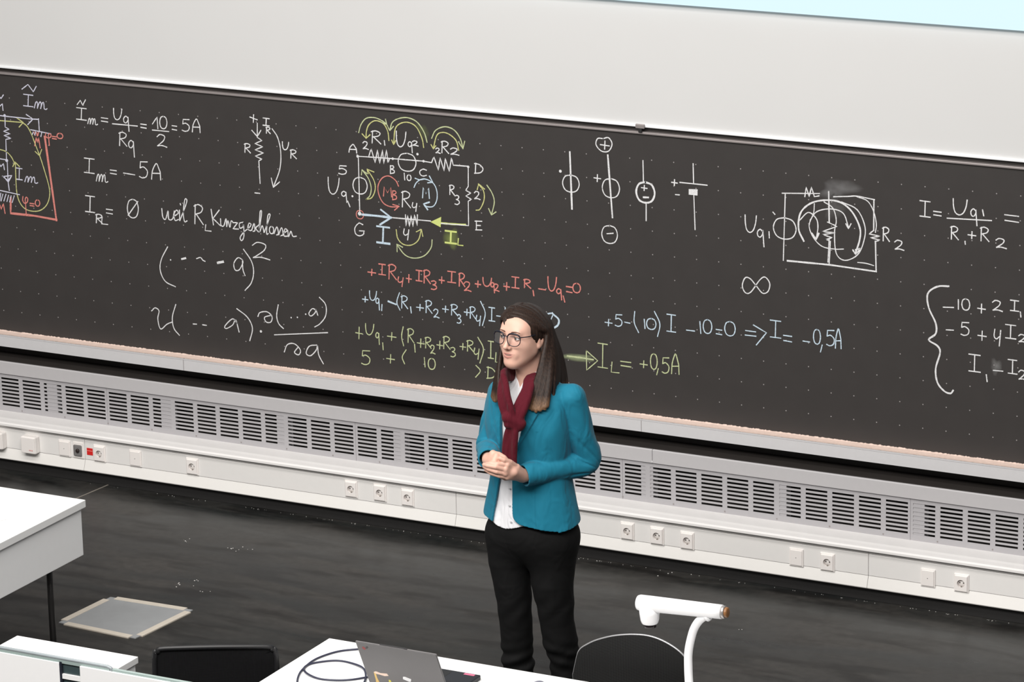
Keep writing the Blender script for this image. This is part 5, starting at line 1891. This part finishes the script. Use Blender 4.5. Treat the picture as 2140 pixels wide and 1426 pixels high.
HJ = 0.0026
jf = Field((-0.34, -0.34, z_hem - 0.08), (0.36, 0.26, 1.50), HJ)
sl = tuple(slice(0, n) for n in jf.n)
_, X, Y, Z = jf.box(jf.lo, jf.lo + jf.h * (jf.n - 1), 0)
a, b_ = torso_ab(X, Y, Z)
d = torso_d(X, Y, Z)
front = b_ > 0
zin = (Z > lapR[0][0] + 0.004) & (Z < lapR[0][-1])
lapm = front & zin & (a < np.interp(Z, *lapR)) & (a > 0)
d = d - 0.0085 * lapm
zin = (Z > lapL[0][0] + 0.004) & (Z < lapL[0][-1])
lapm = front & zin & (a > np.interp(Z, *lapL)) & (a < 0)
d = d - 0.0075 * lapm
# drape: soft vertical folds of the skirt and pull lines towards the waist
d = d + 0.0028 * np.sin(a * 60 + 4 * Z) * np.clip((z_wst - Z) / 0.10, 0, 1) + 0.0016 * np.sin(a * 55 + b_ * 40 + Z * 38) * np.exp(-((Z - z_wst) / 0.10) ** 2)
d = d + 0.0030 * np.exp(-(np.sin((a - 0.03) * 42 + (Z - z_wst) * 9) / 0.5) ** 2) * np.exp(-((Z - z_wst - 0.14) / 0.09) ** 2) * (a > 0.03) * front
# princess seam down her left front
seam = np.exp(-((a - (0.085 + 0.18 * (Z - z_wst) ** 2 * 10 * 0.3)) / 0.0035) ** 2) * front * (Z < z_wst + 0.22)
d = d + 0.0022 * seam
# hem line, slightly dipped in front
hem = z_hem + 0.012 - 0.020 * np.clip(b_ / 0.14, -1, 1) - 0.012 * np.clip(a / 0.2, -1, 1)
d = np.maximum(d, hem - Z)
jf.put(d.astype(np.float32), sl, 0)
for sh in (sh_L, sh_R):
    jf.cone(0.70 * sh + 0.30 * T3(0, 0, sh[2] + 0.03), sh + 0.010 * zU, 0.042, 0.047, 0.02)
# hollow the trunk, cut the front open, free the neck
_, X, Y, Z = jf.box(jf.lo, jf.lo + jf.h * (jf.n - 1), 0)
inner = torso_d(X, Y, Z, -0.011).astype(np.float32)
jf.D = np.maximum(jf.D, -inner)
a, b_ = torso_ab(X, Y, Z)
slot = np.maximum(np.maximum(a - np.interp(Z, *oR), np.interp(Z, *oL) - a), 0.02 - b_)
jf.D = np.maximum(jf.D, -slot.astype(np.float32))
s2, X, Y, Z = jf.box(neck - 0.12, neck + 0.12, 0)
d = jf.cone_d(neck - 0.06 * zU + 0.03 * fT, neck + 0.12 * zU, 0.066, 0.070, X, Y, Z)
jf.D[s2] = np.maximum(jf.D[s2], -d.astype(np.float32))
# sleeves, with creases, open at the wrist
SL = [(sh_L, el_L, wr_L, (0.055, 0.057, 0.051, 0.045)), (sh_R, el_R, wr_R, (0.051, 0.051, 0.047, 0.042))]
for sh, el, wr, (r0, r1, r2, r3) in SL:
    mid = 0.45 * sh + 0.55 * el
    elx = el + 0.006 * (2 * el - sh - wr) / np.linalg.norm(2 * el - sh - wr)
    T, s2 = jf.chain_d(catmull([sh, mid, elx, 0.45 * el + 0.55 * wr, wr], 5), [float(v) for v in np.interp(np.linspace(0, 4, 21), range(5), [r0, r1, r2 * 1.05, r2 * 0.98, r3])], 0.03)
    _, X, Y, Z = jf.box(jf.lo, jf.lo + jf.h * (jf.n - 1), 0)
    X, Y, Z = X[s2[0]], Y[:, s2[1]], Z[:, :, s2[2]]
    r = np.sqrt((X - el[0]) ** 2 + (Y - el[1]) ** 2 + (Z - el[2]) ** 2)
    bis = (sh - el) / np.linalg.norm(sh - el) + (wr - el) / np.linalg.norm(wr - el)
    bis /= np.linalg.norm(bis)
    dr = np.cross(bis, np.cross(sh - el, wr - el))
    dr /= np.linalg.norm(dr) + 1e-9
    w1 = ((X - el[0]) * dr[0] + (Y - el[1]) * dr[1] + (Z - el[2]) * dr[2])
    w2 = ((X - el[0]) * bis[0] + (Y - el[1]) * bis[1] + (Z - el[2]) * bis[2])
    ang_ = np.arctan2(w1, w2 + 0.09)
    side0 = (X - el[0]) * fT[0] + (Y - el[1]) * fT[1]
    T = T + 0.0095 * np.exp(-(np.sin(ang_ * 8.5 + 0.5 + 8 * side0) / 0.36) ** 2) * np.exp(-(r / 0.10) ** 2) * np.clip(0.7 + w2 / 0.06, 0.12, 1)
    ua = (el - sh) / np.linalg.norm(el - sh)
    t = ((X - sh[0]) * ua[0] + (Y - sh[1]) * ua[1] + (Z - sh[2]) * ua[2])
    side = (X - sh[0]) * fT[0] + (Y - sh[1]) * fT[1]
    T = T + 0.0022 * np.sin(side * 95 + t * 42) * np.exp(-((t - 0.14) / 0.09) ** 2)
    u = (wr - el) / np.linalg.norm(wr - el)
    T = np.maximum(T, (X - wr[0]) * u[0] + (Y - wr[1]) * u[1] + (Z - wr[2]) * u[2] + 0.004)
    T = np.maximum(T, -jf.cone_d(wr - 0.10 * u, wr + 0.05 * u, r3 - 0.008, r3 - 0.006, X, Y, Z))
    T = np.maximum(T, -inner[s2])
    jf.put(T.astype(np.float32), s2, 0.005)
jacket, _, _ = field_obj('blazer', jf, M_TEAL, woman, 3)
tag(jacket, 'teal tailored blazer worn open')
del jf

# collar of the blazer behind the neck
col_pts = [T3(0.085 * math.sin(t), 0.012 - 0.078 * math.cos(t), neck[2] + 0.012 + 0.018 * math.cos(t)) for t in [x * 0.28 for x in range(-7, 8)]]
cvs, cfs = [], []
for p in col_pts:
    o_ = (p - T3(0, 0.012, p[2]))
    o_ = o_ / np.linalg.norm(o_)
    cvs += [p + 0.004 * o_ - 0.020 * zU + 0.016 * o_, p + 0.022 * zU, p - 0.004 * o_ + 0.018 * zU, p - 0.004 * o_ - 0.02 * zU]
for i in range(len(col_pts) - 1):
    for j in range(4):
        k = (j + 1) % 4
        cfs.append((i * 4 + j, i * 4 + k, i * 4 + 4 + k, i * 4 + 4 + j))
from_data('blazer_collar', cvs, cfs, M_TEAL, jacket, smooth=True)

# ---- shirt
sf = Field((-0.27, -0.27, px_z(1125, -0.12) - 0.03), (0.27, 0.24, neck[2] + 0.06), 0.0032)
sl = tuple(slice(0, n) for n in sf.n)
_, X, Y, Z = sf.box(sf.lo, sf.lo + sf.h * (sf.n - 1), 0)
a, b_ = torso_ab(X, Y, Z)
d = torso_d(X, Y, Z, -0.014)
d = d + 0.0018 * np.sin(a * 70 + Z * 30) * (Z < z_wst + 0.1)
plk = (np.abs(a - (np.interp(Z, *oR) - 0.010)) < 0.014) & (b_ > 0)
d = d - 0.0030 * plk
hemz = px_z(1112, -0.12) + 0.0 + 0.035 * np.clip(np.abs(a + 0.055) / 0.12, 0, 1.2) ** 1.5
d = np.maximum(d, hemz - Z)
sf.put(d.astype(np.float32), sl, 0)
sf.cone(neck - 0.03 * zU, neck + 0.010 * zU, 0.072, 0.066, 0.02)
# unbuttoned V at the throat, and room for the neck
zv = px_z(824, -0.14)
_, X, Y, Z = sf.box(sf.lo, sf.lo + sf.h * (sf.n - 1), 0)
a, b_ = torso_ab(X, Y, Z)
vcut = np.maximum(np.abs(a + 0.004) - 0.50 * np.clip(Z - zv, 0, 1), 0.0 - b_)
sf.D = np.maximum(sf.D, -np.maximum(vcut, -torso_d(X, Y, Z, -0.034)).astype(np.float32))
shirt, _, _ = field_obj('shirt', sf, M_SHIRT, woman, 3)
tag(shirt, 'white button-down shirt')
del sf
for py in (1022, 1058, 1092):
    p = on_torso(1063 if py < 1080 else 1066, py, -0.008)
    lathe('shirt_button', [(0.0045, 0), (0.0045, 0.0015), (0.003, 0.002)], p + 0.002 * fT, M_BUTTON, shirt, seg=12, axis=fT)
# open collar standing round the neck
cvs, cfs = [], []
tt = [0.62 + (2 * math.pi - 1.24) * i / 22 for i in range(23)]
for t in tt:
    ca, sa = math.cos(t), math.sin(t)
    rise = 0.5 + 0.5 * abs(math.sin(t / 2))
    for r_, z_ in ((0.071, -0.012), (0.069, 0.020 * rise + 0.004), (0.073, 0.024 * rise + 0.004), (0.083, -0.004), (0.080, -0.012)):
        cvs.append(T3(r_ * sa, -0.004 + r_ * ca * 0.95, neck[2] + 0.012 + z_))
for i in range(len(tt) - 1):
    for j in range(4):
        cfs.append((i * 5 + j, i * 5 + j + 1, i * 5 + 6 + j, i * 5 + 5 + j))
o = from_data('shirt_collar', cvs, cfs, M_SHIRT, shirt, smooth=True)
o.modifiers.new('thickness', 'SOLIDIFY').thickness = 0.003

# ---- trousers
tf = Field((-0.30, -0.24, -0.0), (0.30, 0.24, z_hem + 0.16), 0.0034)
rows = [('R', [(1062, 1120, 0.04, 0.088), (1066, 1170, 0.03, 0.088), (1070, 1215, 0.02, 0.0765), (1076, 1270, 0.02, 0.069), (1079.5, 1320, 0.03, 0.0655), (1081, 1352, 0.04, 0.0645), (1083, 1390, 0.05, 0.0635), (1085, 1435, 0.055, 0.061)]),
        ('L', [(1160, 1120, -0.04, 0.088), (1156, 1170, -0.045, 0.092), (1154, 1215, -0.05, 0.086), (1160, 1262, -0.05, 0.076), (1164, 1300, -0.045, 0.069), (1171, 1340, -0.035, 0.071), (1179, 1372, -0.02, 0.061), (1179, 1400, -0.01, 0.055), (1180, 1432, -0.01, 0.055)])]
for sd, rw in rows:
    pts = [LP(x, y, w) for x, y, w, r in rw]
    tf.chain(pts, [r for *_, r in rw], 0.012)
    # bunched folds above the shoe and behind the knee
    s2, X, Y, Z = tf.box(np.min(pts, 0) - 0.1, np.max(pts, 0) + 0.1, 0)
    zf0 = pts[-1][2] + 0.13
    zk = pts[3][2]
    cx_ = np.interp(Z, [p[2] for p in pts][::-1], [p[0] for p in pts][::-1])
    side = X - cx_
    fold = 0.0042 * (np.sin(Z * 105 + side * (34 if sd == 'L' else -30)) + 0.7 * np.sin(Z * 67 - side * 48 + 1.3)) * np.exp(-((Z - zf0) / 0.07) ** 2) + 0.0022 * np.sin(Z * 60 - side * 70) * np.exp(-((Z - zk) / 0.05) ** 2)
    fold = fold * (np.abs(side) < 0.098)
    other = rows[1 - (sd == 'L')] if False else None
    tf.D[s2] += fold.astype(np.float32) * (np.abs(tf.D[s2]) < 0.05)
# pelvis
sl = tuple(slice(0, n) for n in tf.n)
_, X, Y, Z = tf.box(tf.lo, tf.lo + tf.h * (tf.n - 1), 0)
tf.ell(T3(0, 0, z_hip - 0.005), (lT, fT, zU), [0.196, 0.132, 0.135], 0.05)
tf.cone(T3(-0.06, 0, z_hip), T3(-0.06, 0, z_hem + 0.10), 0.10, 0.085, 0.03)
tf.cone(T3(0.06, 0, z_hip), T3(0.06, 0, z_hem + 0.10), 0.10, 0.085, 0.03)
_, X, Y, Z = tf.box(tf.lo, tf.lo + tf.h * (tf.n - 1), 0)
tf.D = np.maximum(tf.D, (0.035 - Z).astype(np.float32) + 0 * tf.D)
trs, _, _ = field_obj('trousers', tf, M_TROUS, woman, 1)
tag(trs, 'black straight-leg trousers')
del tf
# fly seam and pocket edge
for pix in ([(1077, 1120), (1079, 1135), (1086, 1150)],):
    pass

# ---- shoes
for an in (ankR, ankL):
    ff = Field((an[0] - 0.2, an[1] - 0.28, -0.01), (an[0] + 0.16, an[1] + 0.14, 0.16), 0.003)
    base = np.array([an[0], an[1], 0.0])
    ff.chain([base - 0.035 * fT + 0.040 * zU, base + 0.04 * fT + 0.042 * zU, base + 0.12 * fT + 0.032 * zU, base + 0.175 * fT + 0.026 * zU], [0.039, 0.038, 0.036, 0.026], 0.02)
    ff.cone(base - 0.02 * fT + 0.04 * zU, base - 0.015 * fT + 0.12 * zU, 0.038, 0.036, 0.02)
    _, X, Y, Z = ff.box(ff.lo, ff.lo + ff.h * (ff.n - 1), 0)
    ff.D = np.maximum(ff.D, (0.002 - Z).astype(np.float32) + 0 * ff.D)
    sh_, _, _ = field_obj('shoe', ff, M_SHOE, woman, 1)

# ---- scarf: loop round the neck, knot, one hanging end
cf = Field((-0.26, -0.30, px_z(965, -0.15) - 0.04), (0.16, 0.20, px_z(765) + 0.03), 0.0026)


def ribbon_chain(pts, wid, thick, k=0.012, phase=0.0, grooves=3):
    """flattened band: several parallel strands side by side make the knit's folds"""
    n = len(pts)
    for g in range(grooves):
        off = (g - (grooves - 1) / 2) / max(grooves - 1, 1)
        P_, R_ = [], []
        for i, p in enumerate(pts):
            t = pts[min(i + 1, n - 1)] - pts[max(i - 1, 0)]
            t = t / np.linalg.norm(t)
            w_ = wid[i] if hasattr(wid, '__len__') else wid
            th_ = thick[i] if hasattr(thick, '__len__') else thick
            s_ = np.cross(t, fT)
            s_ /= np.linalg.norm(s_) + 1e-9
            P_.append(p + s_ * off * (2 * w_ - 2 * th_) + fT * 0.003 * math.sin(phase + g * 2.1 + i * 0.7))
            R_.append(th_)
        P2 = catmull(P_, 3)
        R2 = [float(v) for v in np.interp(np.linspace(0, n - 1, len(P2)), np.arange(n), R_)]
        cf.chain(P2, R2, k)


# her right strand (picture left) and her left strand, both into the knot
back = [T3(0.070 * math.sin(t), 0.0 - 0.068 * math.cos(t), neck[2] + 0.030) for t in (-1.5, -0.8, 0.0, 0.8, 1.5)]
ribbon_chain(back, 0.036, 0.014, 0.010)
lft = [T3(-0.070, 0.005, neck[2] + 0.030), LP(1053, 786, -0.085), LP(1052, 806, -0.128), LP(1054, 832, -0.160), LP(1061, 858, -0.178), LP(1069, 880, -0.185)]
ribbon_chain(lft, [0.032, 0.028, 0.029, 0.032, 0.032, 0.024], [0.014, 0.013, 0.013, 0.0135, 0.014, 0.015], 0.008, 0.4, 3)
rgt = [T3(0.070, 0.005, neck[2] + 0.030), LP(1111, 792, -0.085), LP(1104, 812, -0.128), LP(1095, 836, -0.158), LP(1085, 860, -0.178), LP(1077, 882, -0.185)]
ribbon_chain(rgt, [0.032, 0.026, 0.026, 0.030, 0.031, 0.024], [0.014, 0.013, 0.013, 0.0135, 0.014, 0.015], 0.008, 1.9, 3)
kn = LP(1074, 880, -0.192)
cf.cone(LP(1060, 874, -0.190), LP(1089, 886, -0.192), 0.0215, 0.0205, 0.010)
cf.cone(LP(1062, 887, -0.192), LP(1086, 893, -0.192), 0.0175, 0.0170, 0.008)
tail = [LP(1073, 890, -0.185), LP(1070, 905, -0.190), LP(1067, 925, -0.188), LP(1065, 945, -0.186), LP(1064, 962, -0.184), LP(1064, 975, -0.182)]
ribbon_chain(tail, [0.024, 0.031, 0.034, 0.035, 0.035, 0.035], [0.014, 0.012, 0.0115, 0.011, 0.011, 0.010], 0.006, 0.9, 4)
scarf, _, _ = field_obj('scarf', cf, M_MAROON, woman, 1)
tag(scarf, 'maroon knitted scarf tied at the chest')
del cf
# ---------------------------------------------------------------- hair: long, straight, parted
m = bpy.data.materials.new('brown_hair')
m.use_nodes = True
nt = m.node_tree
b = nt.nodes['Principled BSDF']
tc = nt.nodes.new('ShaderNodeTexCoord')
mp = nt.nodes.new('ShaderNodeMapping')
mp.inputs['Scale'].default_value = (240, 240, 6)
nt.links.new(tc.outputs['Object'], mp.inputs['Vector'])
nz = nt.nodes.new('ShaderNodeTexNoise')
nz.inputs['Scale'].default_value = 1.0
nz.inputs['Detail'].default_value = 4
nt.links.new(mp.outputs['Vector'], nz.inputs['Vector'])
cr = nt.nodes.new('ShaderNodeValToRGB')
cr.color_ramp.elements[0].position = 0.35
cr.color_ramp.elements[0].color = (0.012, 0.0068, 0.0052, 1)
cr.color_ramp.elements[1].position = 0.72
cr.color_ramp.elements[1].color = (0.040, 0.0225, 0.016, 1)
nt.links.new(nz.outputs['Fac'], cr.inputs['Fac'])
sx = nt.nodes.new('ShaderNodeSeparateXYZ')
nt.links.new(tc.outputs['Object'], sx.inputs['Vector'])
z_tip = float(LP(1130, 850, -0.12)[2])
mr = nt.nodes.new('ShaderNodeMapRange')
mr.inputs['From Min'].default_value = z_tip + 0.055
mr.inputs['From Max'].default_value = z_tip - 0.005
nt.links.new(sx.outputs['Z'], mr.inputs['Value'])
mu = nt.nodes.new('ShaderNodeMath')
mu.operation = 'MULTIPLY'
nt.links.new(mr.outputs['Result'], mu.inputs[0])
nt.links.new(nz.outputs['Fac'], mu.inputs[1])
mx = nt.nodes.new('ShaderNodeMix')
mx.data_type = 'RGBA'
nt.links.new(cr.outputs['Color'], mx.inputs['A'])
mx.inputs['B'].default_value = (0.36, 0.20, 0.11, 1)
nt.links.new(mu.outputs[0], mx.inputs['Factor'])
nt.links.new(mx.outputs['Result'], b.inputs['Base Color'])
b.inputs['Roughness'].default_value = 0.5
b.inputs['Specular IOR Level'].default_value = 0.22
bp = nt.nodes.new('ShaderNodeBump')
bp.inputs['Strength'].default_value = 0.25
bp.inputs['Distance'].default_value = 0.002
nt.links.new(nz.outputs['Fac'], bp.inputs['Height'])
nt.links.new(bp.outputs['Normal'], b.inputs['Normal'])
M_HAIR = m

hf = Field(np.array(H3(0, 0, 0)) - np.array([0.17, 0.22, 0.29]), np.array(H3(0, 0, 0)) + np.array([0.22, 0.24, 0.25]), 0.0025)
rh = random.Random(11)
# scalp cap
hf.ell(H3(0, -0.020, 0.124), HAX, [HS * v for v in (0.0805, 0.100, 0.0875)], 0.01)
# free the face and neck: everything in front of the hairline
sl = tuple(slice(0, n) for n in hf.n)
_, X, Y, Z = hf.box(hf.lo, hf.lo + hf.h * (hf.n - 1), 0)


def hco(X, Y, Z):
    dx, dy, dz = X - H0[0], Y - H0[1], Z - H0[2]
    return [(dx * e[0] + dy * e[1] + dz * e[2]) / HS for e in HAX]


ha, hb, hz = hco(X, Y, Z)
# hairline: high on the forehead at the part, sloping down to the temples and behind the ears
line = 0.182 - np.where(ha > -0.02, 0.95, 2.4) * np.abs(ha + 0.02)
face = np.minimum(line - hz, hb - 0.012 - 0.25 * (0.12 - hz) * (hz < 0.12))
hf.D = np.maximum(hf.D, (face * HS).astype(np.float32))
PARTA = -0.022
locks = []


def skull(phi, bb, side, out):
    """point on the hair shell: phi from the part (0) to the ear (90 deg)"""
    k = math.sqrt(max(1 - ((bb + 0.020) / 0.104) ** 2, 0.05))
    return np.array([PARTA * math.cos(phi) + side * (0.079 + out) * k * math.sin(phi), bb, 0.124 + (0.0845 + out) * k * math.cos(phi)])


def lock(side, b0, b_ear, end, r, out):
    """from the part at b0, over the ear region at b_ear, down to end (a, b, z) in head units"""
    P_ = []
    for i in range(7):
        t = i / 6
        phi = math.radians(4 + 92 * t)
        bb = b0 + (b_ear - b0) * t ** (2.0 if side > 0 else 1.3)
        P_.append(skull(phi, bb, side, out))
    p_ear = P_[-1]
    for t in (0.33, 0.66, 1.0):
        q = p_ear + (np.array(end) - p_ear) * t
        q[0] += side * 0.012 * math.sin(math.pi * t)
        P_.append(q)
    pts = [H3(*p) for p in P_]
    pts = catmull(pts, 3)
    n = len(pts)
    R_ = [r * (0.55 + 0.45 * min(1, i / (0.3 * n))) * (1.0 if i < 0.8 * n else 1.0 - 0.45 * (i - 0.8 * n) / (0.2 * n)) for i in range(n)]
    hf.chain(pts, R_, 0.0055)


def inv(P):
    d = np.array(P) - H0
    return np.array([d @ lH, d @ fH, d @ uH]) / HS


# near side: front locks swept behind the ear and over the shoulder, back locks behind it
eF = [inv(on_torso(x, y, 0.022)) for x, y in ((1108, 842), (1117, 850), (1126, 855), (1136, 855), (1145, 849), (1152, 842))]
eB = [inv(LP(x, y, w)) for x, y, w in ((1154, 840, -0.125), (1160, 826, -0.085), (1166, 818, -0.03), (1173, 818, 0.045), (1180, 816, 0.085), (1184, 812, 0.105), (1170, 812, 0.12))]
for i in range(24):
    t = i / 23
    b0 = 0.078 - 0.115 * t + rh.uniform(-0.003, 0.003)
    be = -0.030 - 0.030 * t
    j = t * (len(eF) - 1)
    k = int(min(j, len(eF) - 2))
    e = eF[k] + (eF[k + 1] - eF[k]) * (j - k) + np.array([rh.uniform(-.004, .004), rh.uniform(-.004, .004), rh.uniform(-.008, .006)])
    lock(1, b0, be, e, 0.0085 * rh.uniform(0.8, 1.15), 0.002 + 0.004 * rh.random())
for i in range(26):
    t = i / 25
    b0 = -0.035 - 0.075 * t
    be = -0.055 - 0.055 * t
    j = t * (len(eB) - 1)
    k = int(min(j, len(eB) - 2))
    e = eB[k] + (eB[k + 1] - eB[k]) * (j - k) + np.array([rh.uniform(-.004, .004), rh.uniform(-.004, .004), rh.uniform(-.006, .006)])
    lock(1, b0, be, e, 0.0095 * rh.uniform(0.8, 1.15), 0.002 + 0.004 * rh.random())
# far side: falls in front of the far shoulder
eR = [inv(LP(x, y, w)) for x, y, w in ((1042, 832, -0.105), (1037, 839, -0.095), (1032, 837, -0.080), (1028, 828, -0.060))]
for i in range(14):
    t = i / 13
    b0 = 0.080 - 0.11 * t
    be = 0.005 - 0.050 * t
    j = t * (len(eR) - 1)
    k = int(min(j, len(eR) - 2))
    e = eR[k] + (eR[k + 1] - eR[k]) * (j - k)
    lock(-1, b0, be, e, 0.0082, 0.002 + 0.004 * rh.random())
for i in range(6):
    t = i / 5
    lock(-1, -0.03 - 0.08 * t, -0.05 - 0.05 * t, inv(LP(1050 + 30 * t, 815, 0.05 + 0.06 * t)), 0.012, 0.004)
hair, _, _ = field_obj('hair', hf, M_HAIR, woman, 1)
tag(hair, 'long straight dark brown hair with lighter tips')
del hf
